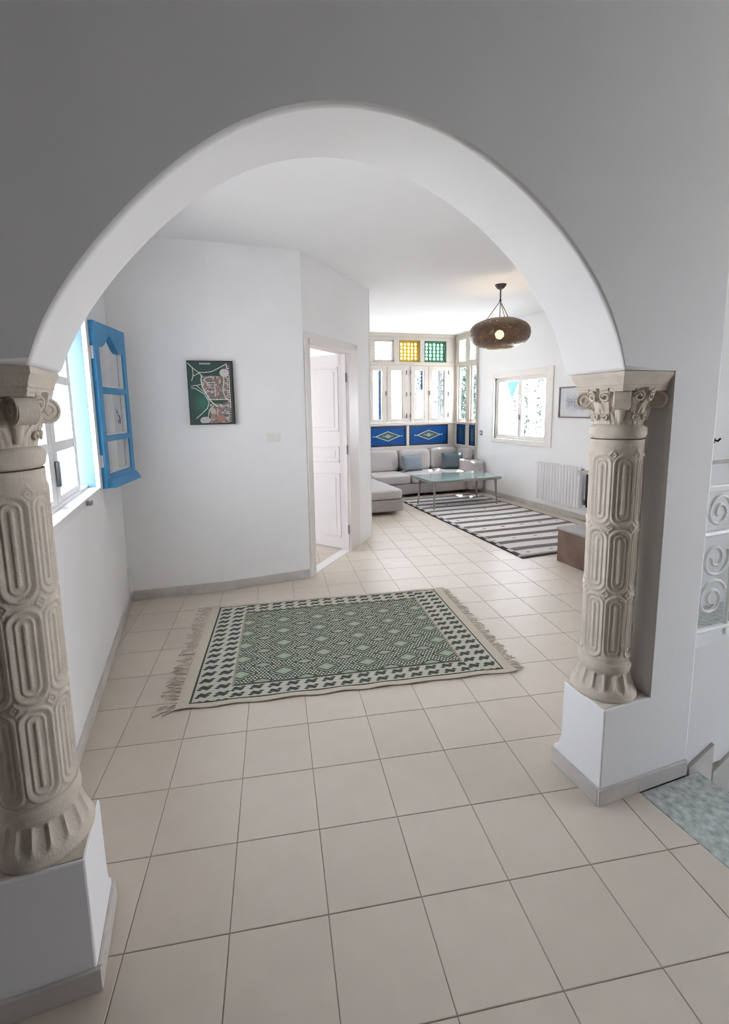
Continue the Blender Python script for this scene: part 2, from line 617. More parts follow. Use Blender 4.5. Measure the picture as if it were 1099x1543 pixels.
# marble skirting round the plinths
def skirting(name, segs, h=0.07, t=0.012, z0=0.0):
    """segs: list of (x0,y0,x1,y1) runs; each piece stands t proud on its left-hand side"""
    b = MB()
    for (xa, ya, xb, yb) in segs:
        d = Vector((xb - xa, yb - ya, 0)).normalized()
        n = Vector((-d.y, d.x, 0)) * t
        b.add([(xa, ya, z0), (xb, yb, z0), (xb + n.x, yb + n.y, z0), (xa + n.x, ya + n.y, z0),
               (xa, ya, z0 + h), (xb, yb, z0 + h), (xb + n.x, yb + n.y, z0 + h), (xa + n.x, ya + n.y, z0 + h)],
              [(0, 3, 2, 1), (4, 5, 6, 7), (0, 1, 5, 4), (1, 2, 6, 5), (2, 3, 7, 6), (3, 0, 4, 7)])
    return structure(b.build(name, M['skirt'], bevel=0.003))
skirting('baseboard_left_plinth', [(0.012, 0.0, -2.0, 0.0), (0.0, 0.257, 0.0, 0.0)], t=0.012)
skirting('baseboard_right_plinth', [(2.29, 0.0, 1.80, 0.0), (1.812, 0.0, 1.812, 0.257)], t=0.012)

# ---- left wall with a window opening
XL = -0.255
WY0, WY1, WZ0, WZ1 = 0.36, 2.07, 1.12, 2.19
lw = MB()
lw.box(XL - 0.30, AW, -0.1, XL, WY0, ZC)
lw.box(XL - 0.30, WY1, -0.1, XL, 3.05, ZC)
lw.box(XL - 0.30, WY0, -0.1, XL, WY1, WZ0)
lw.box(XL - 0.30, WY0, WZ1, XL, WY1, ZC)
structure(lw.build('wall_left', M['wall']))
skirting('baseboard_left', [(XL, 2.94, XL, 0.25)], h=0.075, t=0.014)

# ---- back wall (a straight run with a faint kink) and diagonal door wall
BA, BB, BC = (-0.266, 2.951), (0.532, 2.884), (1.326, 2.919)
def runwall(pts, z0, z1, t):
    b = MB()
    for (a, c_) in zip(pts[:-1], pts[1:]):
        d = Vector((c_[0] - a[0], c_[1] - a[1], 0)).normalized()
        n = Vector((-d.y, d.x, 0)) * t
        b.add([(a[0], a[1], z0), (c_[0], c_[1], z0), (c_[0] + n.x, c_[1] + n.y, z0), (a[0] + n.x, a[1] + n.y, z0),
               (a[0], a[1], z1), (c_[0], c_[1], z1), (c_[0] + n.x, c_[1] + n.y, z1), (a[0] + n.x, a[1] + n.y, z1)],
              [(0, 3, 2, 1), (4, 5, 6, 7), (0, 1, 5, 4), (1, 2, 6, 5), (2, 3, 7, 6), (3, 0, 4, 7)])
    return b
b = runwall([(-0.9, 3.004), BA, BB, BC], -0.1, ZC, 0.12)
structure(b.build('wall_back', M['wall']))
bs = runwall([BA, BB], 0.0, 0.085, -0.016)
structure(bs.build('baseboard_back', M['skirt'], bevel=0.003))
bs = runwall([BB, (1.322, 2.919)], 0.0, 0.085, -0.010)
structure(bs.build('baseboard_back_2', M['skirt'], bevel=0.003))

DD = Vector((0.692, 0.722, 0)).normalized()
DN = Vector((-DD.y, DD.x, 0))
D0 = Vector((1.326, 2.919, 0))
def dw(a, dep, z):
    p = D0 + DD * a + DN * dep
    return (p.x, p.y, z)
def dbox(b, a0, a1, d0, d1, z0, z1):
    vs = [dw(a, d, z) for z in (z0, z1) for a, d in ((a0, d0), (a1, d0), (a1, d1), (a0, d1))]
    return b.add(vs, [(0, 3, 2, 1), (4, 5, 6, 7), (0, 1, 5, 4), (1, 2, 6, 5), (2, 3, 7, 6), (3, 0, 4, 7)])
DH = 2.185
b = MB()
dbox(b, 0.0, 0.085, 0, 0.11, -0.1, ZC)
dbox(b, 0.985, 1.54, 0, 0.11, -0.1, ZC)
dbox(b, 0.085, 0.985, 0, 0.11, DH + 0.06, ZC)
b.box(2.28, 4.02, -0.1, 2.392, 7.05, ZC)
structure(b.build('wall_door', M['wall']))

# door: frame, leaf, hinges
door = structure(empty('door_1', dw(0.5, 0, 0)))
b = MB()
dbox(b, 0.085, 0.105, -0.012, 0.11, 0, DH)
dbox(b, 0.905, 0.985, -0.020, 0.11, 0, DH)
dbox(b, 0.085, 0.985, -0.020, 0.11, DH, DH + 0.06)
dbox(b, 0.02, 0.085, -0.012, 0.0, 0, DH + 0.09)
dbox(b, 0.985, 1.17, -0.010, 0.0, 0, DH + 0.11)
dbox(b, 0.02, 1.17, -0.010, 0.0, DH + 0.06, DH + 0.11)
b.build('door_frame', M['door'], door, bevel=0.003)
bth = MB()
dbox(bth, 0.105, 0.905, 0.0, 0.11, -0.002, 0.004)
bth.build('threshold', M['white'], door)
# leaf hinged at the right jamb, swung away into the room behind
LH = Vector((1.949, 3.567, 0)) + DD * 0.004 + DN * 0.012
LD = Vector((-0.613, 0.790, 0)).normalized()
LN = Vector((-LD.y, LD.x, 0))          # towards the camera side
def lf(a, dep, z):
    p = LH + LD * a + LN * dep
    return (p.x, p.y, z)
def lbox(b, a0, a1, d0, d1, z0, z1):
    vs = [lf(a, d, z) for z in (z0, z1) for a, d in ((a0, d0), (a1, d0), (a1, d1), (a0, d1))]
    return b.add(vs, [(0, 3, 2, 1), (4, 5, 6, 7), (0, 1, 5, 4), (1, 2, 6, 5), (2, 3, 7, 6), (3, 0, 4, 7)])
leaf = lbox(MB(), 0.0, 0.80, -0.03, 0.006, 0.012, DH - 0.004)
leaf = leaf.build('door_leaf', M['door'], door, bevel=0.003)
for z0, z1 in ((0.14, 0.88), (1.0, 1.185), (1.345, 2.05)):
    b = MB()
    for fr_ in ((0.10, 0.12), (0.68, 0.70)):
        lbox(b, fr_[0], fr_[1], 0.004, 0.016, z0, z1)
    lbox(b, 0.12, 0.68, 0.004, 0.016, z0, z0 + 0.02)
    lbox(b, 0.12, 0.68, 0.004, 0.016, z1 - 0.02, z1)
    lbox(b, 0.16, 0.64, 0.004, 0.011, z0 + 0.05, z1 - 0.05)
    b.build('door_panel', M['door'], leaf, bevel=0.004)
for z in (0.25, 1.15, 1.93):
    b = MB().lathe([(0.009, z - 0.05), (0.009, z + 0.05)], 10, *lf(-0.006, 0.014, 0)[:2])
    b.build('hinge', M['grey_metal'], door)

# ---- room behind the door
b = MB()
b.box(-1.25, 3.02, -0.1, -1.10, 4.5, ZC)
b.box(-1.25, 6.1, -0.1, -1.10, 7.2, ZC)
b.box(-1.25, 4.5, -0.1, -1.10, 6.1, 0.9)
b.box(-1.25, 4.5, 2.2, -1.10, 6.1, ZC)
b.box(-1.25, 7.05, -0.1, 2.4, 7.2, ZC)
b.box(-1.25, 3.02, ZC, -0.5, 7.2, ZC + 0.1)
structure(b.build('wall_back_room', M['wall']))
structure(bx('floor_back_room', -1.25, 3.0, -0.2, -0.6, 7.2, -0.003, M['tile']))

# ---- right wall with its window
XR = 5.40
RY0, RY1, RZ0, RZ1 = 4.47, 5.75, 1.03, 2.06
b = MB()
b.box(XR, 1.15, -0.1, XR + 0.25, RY0, ZC)
b.box(XR, RY1, -0.1, XR + 0.10, 6.27, ZC)
b.box(XR, RY0, -0.1, XR + 0.25, RY1, RZ0)
b.box(XR, RY0, RZ1, XR + 0.25, RY1, ZC)
structure(b.build('wall_right', M['wall']))
skirting('baseboard_right', [(XR, 1.2, XR, 6.27)], h=0.075, t=0.014)

# ---- wall between living room and stairwell, hall walls
b = MB()
b.box(2.25, 0.002, -1.9, 4.2, 0.10, 0.58)          # low parapet of the stair
structure(b.build('wall_parapet', M['wall']))
structure(MB().prism([(2.31, 0.10), (5.4, 0.10), (5.4, 1.15), (3.22, 1.15), (2.31, 0.27)], lambda x, y, z: (x, y, z), -0.02, 0.004).build('trim_6', M['marble']))
b = runwall([(2.30, AW), (3.22, 1.15), (5.5, 1.15)], -1.9, ZC + 0.35, 0.09)
structure(b.build('wall_stair', M['wall']))
structure(bx('trim_3', 2.75, 1.118, 1.14, 5.4, 1.15, 1.165, M['skirt']))
b = MB()
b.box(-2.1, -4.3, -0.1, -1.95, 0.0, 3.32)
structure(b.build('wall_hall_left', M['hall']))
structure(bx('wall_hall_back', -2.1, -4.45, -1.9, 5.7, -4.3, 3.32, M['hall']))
b = MB()
b.box(5.40, -4.3, -1.9, 5.65, -2.55, 3.32)
b.box(5.40, -0.9, -1.9, 5.65, 1.15, 3.32)
b.box(5.40, -2.55, -1.9, 5.65, -0.9, 1.0)
b.box(5.40, -2.55, 2.5, 5.65, -0.9, 3.32)
structure(b.build('wall_hall_right', M['wall']))

# ---- marble landing strip and the stair going down
structure(bx('trim_4', 2.02, -1.6, -0.20, 2.36, -0.012, 0.0, M['marble'], bevel=0.006))
st = structure(empty('stairs', (2.36, -0.8, -1.9)))
for k in range(8):
    x0 = 2.36 + 0.26 * k
    z = -0.165 * (k + 1)
    bx('step', x0 - 0.02, -1.6, z - 0.18, x0 + 0.28, -0.014, z, M['marble'], st, bevel=0.005)
bx('stair_floor', 2.3, -1.75, -1.95, 5.45, 0.1, -1.75, M['marble'], st)
bx('stair_side', 2.3, -1.75, -1.95, 5.45, -1.6, -0.2, M['wall'], st)
bx('stair_end', 2.3, -1.75, -1.95, 2.36, 0.05, -0.2, M['wall'], st)
# stepped marble skirting on the stair wall
for q in ([(2.303, 0.030), (2.449, 0.106), (2.449, -0.16), (2.303, -0.16)], [(2.456, -0.035), (2.62, 0.050), (2.62, -0.34), (2.456, -0.34)], [(2.627, -0.10), (2.80, -0.01), (2.80, -0.5), (2.627, -0.5)]):
    MB().prism(q, lambda x, z, y: (x, y, z), -0.013, 0.002).build('skirting_piece', M['skirt'], st, bevel=0.002)

# ---- ground far below
structure(bx('ground', -40, -40, -3.4, 40, 40, -3.2, M['ground']))

# ================================================================ WINDOWS
# ---- left window: white casement, reveal, and an inward-open blue casement
w1 = structure(empty('window_1', (XL, 1.25, 1.1)))
b = MB()
XF = XL - 0.06
b.box(XF - 0.05, WY0, WZ0, XF, WY0 + 0.05, WZ1)
b.box(XF - 0.05, WY0, WZ1 - 0.045, XF, WY1, WZ1)
b.box(XF - 0.05, WY0, WZ0, XF, WY1, WZ0 + 0.03)
b.build('window_frame', M['white'], w1, bevel=0.004)
SX0, SX1 = XF - 0.044, XF - 0.006
zr0, zr1 = WZ0 + 0.03, WZ1 - 0.045
def left_sash(y0, y1, panes):
    b = MB()
    e = [y0] + [v for p in panes for v in p] + [y1]
    for k in range(0, len(e), 2):
        b.box(SX0, e[k], zr0, SX1, e[k + 1], zr1)
    zz = [(zr0, zr0 + 0.035), (1.412, 1.466), (1.765, 1.813), (zr1 - 0.05, zr1)]
    for p0, p1 in panes:
        for z0, z1 in zz:
            b.box(SX0 + 0.004, p0, z0, SX1 - 0.004, p1, z1)
    sh = b.build('sash', M['white'], w1, bevel=0.003)
    for p0, p1 in panes:
        for k in range(3):
            bx('pane', SX0 + 0.016, p0 - .004, zz[k][1] - .004, SX0 + 0.020, p1 + .004, zz[k + 1][0] + .004, M['glass'], sh)
    return sh
left_sash(WY0 + 0.05, 1.378, [(0.47, 0.80), (0.88, 1.305)])
sash = left_sash(1.382, 1.888, [(1.455, 1.825)])   # this leaf is not shut: daylight comes past its edge
MB().box(SX1, 1.385, 1.24, SX1 + 0.02, 1.410, 1.37).build('handle', M['grey_metal'], sash, bevel=0.006)
# blue painted reveal board, white architrave and sill
b = MB()
b.box(XL - 0.299, WY1 - 0.022, WZ0, XL - 0.014, WY1 - 0.002, WZ1)
b.box(XF, WY0, WZ1 - 0.014, XL - 0.014, WY1 - 0.022, WZ1 - 0.001)
b.build('reveal_board', M['blue_lt'], w1)
b = MB()
b.box(XL - 0.014, WY1 - 0.022, WZ0 - 0.01, XL + 0.014, WY1 + 0.055, WZ1 + 0.03)
b.box(XL - 0.01, WY0 - 0.06, WZ1, XL + 0.012, WY1 + 0.055, WZ1 + 0.05)
b.box(XL - 0.01, WY0 - 0.06, WZ0 - 0.035, XL + 0.006, WY1 + 0.03, WZ0 - 0.002)
b.build('architrave', M['white'], w1, bevel=0.004)
b = MB().box(XF, WY0, WZ0 - 0.002, XL + 0.012, WY1 - 0.022, WZ0 + 0.012)
b.build('sill', M['white'], w1, bevel=0.004)
bx('bolt', XL + 0.006, 1.63, WZ0 - 0.03, XL + 0.035, 1.67, WZ0 - 0.004, M['grey_metal'], w1, bevel=0.004)
# the blue leaf
SA, SB = Vector((-0.212, 2.115, 0)), Vector((-0.095, 2.62, 0))
SDIR = (SB - SA).normalized()
SL = (SB - SA).length
SN = Vector((SDIR.y, -SDIR.x, 0))      # towards the room
def sf(a, dep, z):
    p = SA + SDIR * a + SN * dep
    return (p.x, p.y, z)
def sbox(b, a0, a1, d0, d1, z0, z1):
    vs = [sf(a, d, z) for z in (z0, z1) for a, d in ((a0, d0), (a1, d0), (a1, d1), (a0, d1))]
    return b.add(vs, [(0, 3, 2, 1), (4, 5, 6, 7), (0, 1, 5, 4), (1, 2, 6, 5), (2, 3, 7, 6), (3, 0, 4, 7)])
SZ0, SZ1 = 1.108, 2.19
b = MB()
sbox(b, 0.0, 0.062, -0.045, 0.0, SZ0, SZ1)
sbox(b, SL - 0.062, SL, -0.045, 0.0, SZ0, SZ1)
sbox(b, 0.062, SL - 0.062, -0.045, 0.0, SZ0, SZ0 + 0.09)
sbox(b, 0.062, SL - 0.062, -0.045, 0.0, 1.415, 1.455)
sbox(b, 0.062, SL - 0.062, -0.045, 0.0, 1.735, 1.775)
# head with a scalloped, pointed arch
w_ = SL - 0.124
head = [(0.062, SZ1)] + [(0.062 + k * w_, z) for k, z in ((0, 2.035), (.10, 2.035), (.16, 2.04), (.24, 2.058), (.33, 2.09), (.40, 2.112), (.46, 2.122), (.52, 2.115), (.60, 2.09), (.70, 2.055), (.78, 2.032), (.86, 2.022), (1.0, 2.022))] + [(SL - 0.062, SZ1)]
for a, c_ in zip(head[1:-2], head[2:-1]):
    b.prism([(a[0], SZ1), (a[0], a[1]), (c_[0], c_[1]), (c_[0], SZ1)], lambda p, q, d: sf(p, d, q), -0.045, 0.0)
# weather lip along the foot
b.prism([(0.0, SZ0 - 0.002), (0.04, SZ0 - 0.002), (0.004, SZ0 + 0.055), (0.0, SZ0 + 0.055)], lambda d, z, a: sf(a, d, z), 0.03, SL + 0.012)
case = b.build('casement', M['blue'], w1, bevel=0.0025)
for z0, z1 in ((SZ0 + 0.09, 1.415), (1.455, 1.735), (1.775, 2.125)):
    b = sbox(MB(), 0.058, SL - 0.058, -0.026, -0.022, z0 - .003, z1 + .003)
    b.build('pane', M['glass'], case)
# white glazing bead on the panes
b = MB()
for z0, z1 in ((SZ0 + 0.09, 1.415), (1.455, 1.735), (1.775, 2.03)):
    sbox(b, SL - 0.076, SL - 0.062, -0.036, -0.012, z0, z1)
    sbox(b, 0.062, SL - 0.062, -0.036, -0.012, z0, z0 + 0.012)
b.build('glazing_bead', M['white'], case)
b = MB().lathe([(0.010, 1.25), (0.010, 1.33)], 10, *sf(-0.005, -0.02, 0)[:2])
b.lathe([(0.010, 1.95), (0.010, 2.03)], 10, *sf(-0.005, -0.02, 0)[:2])
b.build('hinge', M['white'], case)
# small scrawl stuck on the middle pane
b = MB()
a0 = 0.30
b.tube([sf(a0 + 0.012, -0.020, 1.625), sf(a0 + 0.02, -0.020, 1.602), sf(a0 + 0.036, -0.020, 1.598)], 0.0028, 6)
b.tube([sf(a0 + 0.03, -0.020, 1.585), sf(a0 + 0.052, -0.020, 1.583), sf(a0 + 0.06, -0.020, 1.565), sf(a0 + 0.058, -0.020, 1.542), sf(a0 + 0.064, -0.020, 1.53)], 0.003, 6)
b.tube([sf(a0 + 0.028, -0.020, 1.555), sf(a0 + 0.03, -0.020, 1.535), sf(a0 + 0.046, -0.020, 1.53)], 0.0028, 6)
b.build('sticker', M['ink'], case)

# ---- right wall window
w4 = structure(empty('window_4', (XR, 5.1, 1.0)))
b = MB()   # broad cream architrave
b.box(XR - 0.022, RY0 - 0.13, RZ0 - 0.075, XR + 0.02, RY0, RZ1 + 0.10)
b.box(XR - 0.022, RY1, RZ0 - 0.075, XR + 0.02, RY1 + 0.07, RZ1 + 0.10)
b.box(XR - 0.022, RY0, RZ1, XR + 0.02, RY1, RZ1 + 0.10)
b.box(XR - 0.022, RY0, RZ0 - 0.075, XR + 0.02, RY1, RZ0)
b.build('architrave', M['trim'], w4, bevel=0.006)
b = MB()
b.box(XR + 0.02, RY0, RZ0, XR + 0.08, RY0 + 0.03, RZ1)
b.box(XR + 0.02, RY1 - 0.03, RZ0, XR + 0.08, RY1, RZ1)
b.box(XR + 0.02, RY0, RZ1 - 0.03, XR + 0.08, RY1, RZ1)
b.box(XR + 0.02, RY0, RZ0, XR + 0.08, RY1, RZ0 + 0.03)
b.build('window_frame', M['trim'], w4)
ymid = 5.12
for y0, y1 in ((RY0 + 0.03, ymid - 0.002), (ymid + 0.002, RY1 - 0.03)):
    b = MB()
    z0, z1 = RZ0 + 0.03, RZ1 - 0.03
    b.box(XR + 0.03, y0, z0, XR + 0.07, y0 + 0.045, z1)
    b.box(XR + 0.03, y1 - 0.045, z0, XR + 0.07, y1, z1)
    b.box(XR + 0.03, y0 + 0.045, z0, XR + 0.07, y1 - 0.045, z0 + 0.04)
    b.box(XR + 0.03, y0 + 0.045, z1 - 0.04, XR + 0.07, y1 - 0.045, z1)
    s_ = b.build('sash', M['trim'], w4, bevel=0.003)
    bx('pane', XR + 0.046, y0 + 0.042, z0 + 0.037, XR + 0.050, y1 - 0.042, z1 - 0.037, M['glass'], s_)
bx('handle', XR + 0.012, ymid - 0.014, 1.36, XR + 0.03, ymid + 0.014, 1.44, M['grey_metal'], w4, bevel=0.005)
for z in (1.2, 1.88):
    MB().lathe([(0.012, z - 0.05), (0.012, z + 0.05)], 8, XR + 0.018, RY0 + 0.012).build('hinge', M['grey_metal'], w4)
# turquoise valance corner hanging outside, and an added slab above it
b = MB()
b.prism([(6.10, 2.14), (5.66, 2.14), (5.90, 1.74)], lambda y, z, x: (x, y, z), XR + 0.45, XR + 0.48)
b.build('awning_corner', M['valance'], w4)
bx('window_sun_block', XR + 0.25, RY0 - 0.5, 2.30, XR + 0.85, RY1 + 0.40, 2.36, M['white'], w4)  # unseen slab, added to stop sun entering this window

# ---- the timber window bay at the far end
YB = 7.0
w2 = structure(empty('window_2', (4.4, YB, 0.8)))
XB0, XB1 = 2.40, 5.355
TR = [(3.62, 4.03), (4.138, 4.578), (4.67, 5.152)]
TR_left = [(2.55, 2.99), (3.08, 3.53)]
SASH = [(3.500, 3.872), (3.876, 4.285), (4.372, 4.752), (4.756, 5.196)]
SASH_left = [(2.66, 3.06), (3.064, 3.42)]
PAN = [(3.50, 4.288), (4.342, 5.202)]
PAN_left = [(2.66, 3.42)]
ZTR0, ZTR1 = 2.452, 2.856
ZS0, ZS1 = 1.305, 2.376
ZP0, ZP1 = 0.845, 1.240
def screen(b, axis, spans_t, spans_s, spans_p, lo, hi, d0, d1):
    """timber face with three rows of openings; axis 'y': wall plane at constant y, spans in x"""
    def add(p0, p1, z0, z1):
        if p1 - p0 < 1e-4 or z1 - z0 < 1e-4: return
        if axis == 'y': b.box(p0, d0, z0, p1, d1, z1)
        else: b.box(d0, p0, z0, d1, p1, z1)
    rows = [(0.0, ZP0, []), (ZP0, ZP1, spans_p), (ZP1, ZS0, []), (ZS0, ZS1, spans_s), (ZS1, ZTR0, []), (ZTR0, ZTR1, spans_t), (ZTR1, ZC, [])]
    for z0, z1, sp in rows:
        p = lo
        for a, c_ in sorted(sp):
            add(p, a, z0, z1)
            p = c_
        add(p, hi, z0, z1)
b = MB()
merge = lambda L_: [(L_[k][0], L_[k + 1][1]) for k in range(0, len(L_), 2)]
screen(b, 'y', TR_left + TR, merge(SASH_left) + merge(SASH), PAN_left + PAN, XB0, 5.43, YB, YB + 0.12)
b.box(XB0, YB - 0.03, ZC - 0.06, 5.36, YB, ZC)             # cornice
b.box(XB0, YB - 0.012, 2.39, 5.36, YB, 2.44)                # moulded rails
b.box(XB0, YB - 0.018, 1.25, 5.36, YB, 1.29)
b.build('bay_frame', M['bay'], w2, bevel=0.004)

def lattice_plate(parent, axis, p0, p1, z0, z1, dpos, thick, m_, gm, nx, nz, hole):
    """pierced plaster lattice: round holes through a coloured plate, glass behind"""
    b = MB()
    def P(p, z, d):
        return (p, d, z) if axis == 'y' else (d, p, z)
    wx, wz = (p1 - p0) / nx, (z1 - z0) / nz
    K = 12
    for i in range(nx):
        for j in range(nz):
            cx_, cz_ = p0 + (i + 0.5) * wx, z0 + (j + 0.5) * wz
            r_ = hole * min(wx, wz) * 0.5 * (1.0 if (i + j) % 2 == 0 else 0.82)
            sq, ci = [], []
            for k in range(K):
                a = 2 * math.pi * (k + 0.5) / K
                ca, sa = math.cos(a), math.sin(a)
                mxx = max(abs(ca), abs(sa))
                sq.append((cx_ + ca / mxx * wx / 2, cz_ + sa / mxx * wz / 2))
                ci.append((cx_ + r_ * ca, cz_ + r_ * sa))
            # make square corners exact
            n = len(b.v)
            pts = [P(p, z, dpos) for p, z in sq] + [P(p, z, dpos) for p, z in ci] + [P(p, z, dpos + thick) for p, z in ci]
            fs = []
            for k in range(K):
                k2 = (k + 1) % K
                fs.append((k, k2, K + k2, K + k))
                fs.append((K + k, K + k2, 2 * K + k2, 2 * K + k))
            b.add(pts, fs)
    tr = b.build('transom_lattice', m_, parent)
    if axis == 'y': bx('pane', p0, dpos + thick, z0, p1, dpos + thick + 0.004, z1, gm, tr)
    else: bx('pane', dpos + thick, p0, z0, dpos + thick + 0.004, p1, z1, gm, tr)
    return tr
for (a, c_), lm, gm in zip(TR + TR_left, ('lat_w', 'lat_y', 'lat_g', 'lat_y', 'lat_g'), ('glass', 'glass_y', 'glass_g', 'glass_y', 'glass_g')):
    lattice_plate(w2, 'y', a + 0.035, c_ - 0.035, ZTR0 + 0.035, ZTR1 - 0.035, YB + 0.05, 0.02, M[lm], M[gm], 5, 5, 0.97 if lm == 'lat_w' else 0.80)
    b = MB()
    dk = M['bay'] if lm == 'lat_w' else M[lm]
    b.box(a, YB + 0.03, ZTR0, a + 0.035, YB + 0.07, ZTR1)
    b.box(c_ - 0.035, YB + 0.03, ZTR0, c_, YB + 0.07, ZTR1)
    b.box(a, YB + 0.03, ZTR0, c_, YB + 0.07, ZTR0 + 0.035)
    b.box(a, YB + 0.03, ZTR1 - 0.035, c_, YB + 0.07, ZTR1)
    b.build('transom_frame', dk, w2, bevel=0.004)

def sash_y(parent, x0, x1, z0, z1, hinge_x):
    b = MB()
    f_ = 0.085
    y0, y1 = YB - 0.012, YB + 0.04
    b.box(x0, y0, z0, x0 + f_, y1, z1)
    b.box(x1 - f_, y0, z0, x1, y1, z1)
    b.box(x0 + f_, y0, z0, x1 - f_, y1, z0 + 0.065)
    b.box(x0 + f_, y0, z1 - 0.085, x1 - f_, y1, z1)
    # glazing bead
    b.box(x0 + f_, y0 + 0.016, z0 + 0.065, x0 + f_ + 0.012, y1, z1 - 0.085)
    b.box(x1 - f_ - 0.012, y0 + 0.016, z0 + 0.065, x1 - f_, y1, z1 - 0.085)
    s_ = b.build('sash', M['bay'], parent, bevel=0.004)
    bx('pane', x0 + f_ - .004, YB + 0.020, z0 + 0.06, x1 - f_ + .004, YB + 0.024, z1 - 0.08, M['glass'], s_)
    hb = MB()
    for z in (z0 + 0.12, 0.5 * (z0 + z1), z1 - 0.12):
        hb.lathe([(0.012, z - 0.04), (0.012, z + 0.04)], 8, hinge_x, YB - 0.016)
    hb.build('hinge', M['grey_metal'], s_)
    return s_
for (a, c_), hx in zip(SASH + SASH_left, (3.50, 4.285, 4.372, 5.196, 2.66, 3.42)):
    sash_y(w2, a + 0.004, c_ - 0.002, ZS0 + 0.004, ZS1 - 0.004, hx)
for x in (3.852, 4.775):
    b = MB().box(x - 0.012, YB - 0.035, 1.82, x + 0.012, YB - 0.012, 1.90)
    b.build('handle', M['grey_metal'], w2, bevel=0.005)

def blue_panel_y(parent, x0, x1, z0, z1):
    p = bx('blue_panel', x0, YB + 0.012, z0, x1, YB + 0.03, z1, M['panel_blue'], parent)
    b = MB()
    t = 0.034
    b.box(x0, YB + 0.002, z0, x0 + t, YB + 0.02, z1)
    b.box(x1 - t, YB + 0.002, z0, x1, YB + 0.02, z1)
    b.box(x0 + t, YB + 0.002, z0, x1 - t, YB + 0.02, z0 + t)
    b.box(x0 + t, YB + 0.002, z1 - t, x1 - t, YB + 0.02, z1)
    b.build('panel_border', M['panel_dark'], p, bevel=0.004)
    cx_, cz_ = (x0 + x1) / 2, (z0 + z1) / 2
    hw, hh = 0.27, 0.098
    fn = lambda x, z, y: (x, y, z)
    b = MB()
    oq = [(cx_ - hw, cz_), (cx_, cz_ - hh), (cx_ + hw, cz_), (cx_, cz_ + hh)]
    iq = [(cx_ - hw * .86, cz_), (cx_, cz_ - hh * .86), (cx_ + hw * .86, cz_), (cx_, cz_ + hh * .86)]
    for k in range(4):
        k2 = (k + 1) % 4
        b.prism([oq[k], oq[k2], iq[k2], iq[k]], fn, YB + 0.005, YB + 0.013)
    for s_ in (-1, 1):
        b.prism([(cx_ + s_ * hw, cz_ - .006), (cx_ + s_ * (hw + .045), cz_ - .012), (cx_ + s_ * (hw + .03), cz_), (cx_ + s_ * (hw + .045), cz_ + .012), (cx_ + s_ * hw, cz_ + .006)], fn, YB + 0.005, YB + 0.013)
    b.build('diamond_border', M['motif_line'], p)
    MB().prism(iq, fn, YB + 0.008, YB + 0.013).build('diamond_field', M['motif_dark'], p)
    b = MB()
    for k in range(8):
        a = k * math.pi / 4
        r_ = 0.030
        px, pz = cx_ + r_ * 1.3 * math.cos(a), cz_ + r_ * 0.8 * math.sin(a)
        b.prism([(px + 0.011 * math.cos(t_), pz + 0.009 * math.sin(t_)) for t_ in np.linspace(0, 2 * math.pi, 8, endpoint=False)], fn, YB + 0.003, YB + 0.009)
    b.prism([(cx_ + 0.014 * math.cos(t_), cz_ + 0.012 * math.sin(t_)) for t_ in np.linspace(0, 2 * math.pi, 10, endpoint=False)], fn, YB + 0.003, YB + 0.009)
    for s_ in (-1, 1):
        b.tube([(cx_ + s_ * 0.05, YB + 0.006, cz_ - 0.01), (cx_ + s_ * 0.08, YB + 0.006, cz_ + 0.015), (cx_ + s_ * 0.11, YB + 0.006, cz_ - 0.004)], 0.004, 5)
    b.build('rosette', M['motif_line'], p)
for a, c_ in PAN + PAN_left:
    blue_panel_y(w2, a, c_, ZP0, ZP1)
# exterior blue shutters swung outwards; the dark pair has shade in its colour
for x, (ux, uy), m_ in ((3.755, (0.385, 0.923), 'blue_out'), (4.655, (0.465, 0.885), 'blue_out'), (5.045, (0.50, 0.866), 'blue_lt')):
    b = MB()
    def q_(a, d, z):
        return (x + ux * a + uy * d, YB + 0.13 + uy * a - ux * d, z)
    for a0, a1, z0, z1, d0, d1 in [(0, 0.42, ZS0 - 0.02, ZS1 + 0.02, 0, 0.065)] + [(0.06, 0.36, ZS0 + 0.05 + k * 0.073, ZS0 + 0.08 + k * 0.073, -0.005, 0.070) for k in range(14)]:
        vs = [q_(a, d, z) for z in (z0, z1) for a, d in ((a0, d0), (a1, d0), (a1, d1), (a0, d1))]
        b.add(vs, [(0, 3, 2, 1), (4, 5, 6, 7), (0, 1, 5, 4), (1, 2, 6, 5), (2, 3, 7, 6), (3, 0, 4, 7)])
    b.build('shutter', M[m_], w2)

# ---- side of the bay, on the right wall
XS = 5.352
w3 = structure(empty('window_3', (XS, 6.62, 0.8)))
T3 = [(6.315, 6.485), (6.64, 6.86)]
S3 = [(6.275, 6.475), (6.605, 6.91)]
P3 = [(6.275, 6.478), (6.605, 6.93)]
b = MB()
screen(b, 'x', T3, S3, P3, 6.26, YB, XS, XS + 0.08)
b.box(XS - 0.02, 6.262, ZC - 0.06, XS, YB - 0.03, ZC)
b.box(XS - 0.012, 6.262, 2.39, XS, YB - 0.012, 2.44)
b.box(XS - 0.018, 6.262, 1.25, XS, YB - 0.018, 1.29)
b.build('bay_frame', M['bay'], w3, bevel=0.004)
lattice_plate(w3, 'x', T3[1][0] + .02, T3[1][1] - .02, ZTR0 + .02, ZTR1 - .02, XS + 0.05, 0.02, M['lat_w'], M['glass'], 3, 6, 0.78)
lattice_plate(w3, 'x', T3[0][0] + .02, T3[0][1] - .02, ZTR0 + .02, ZTR1 - .02, XS + 0.05, 0.02, M['lat_w'], M['glass'], 3, 6, 0.78)
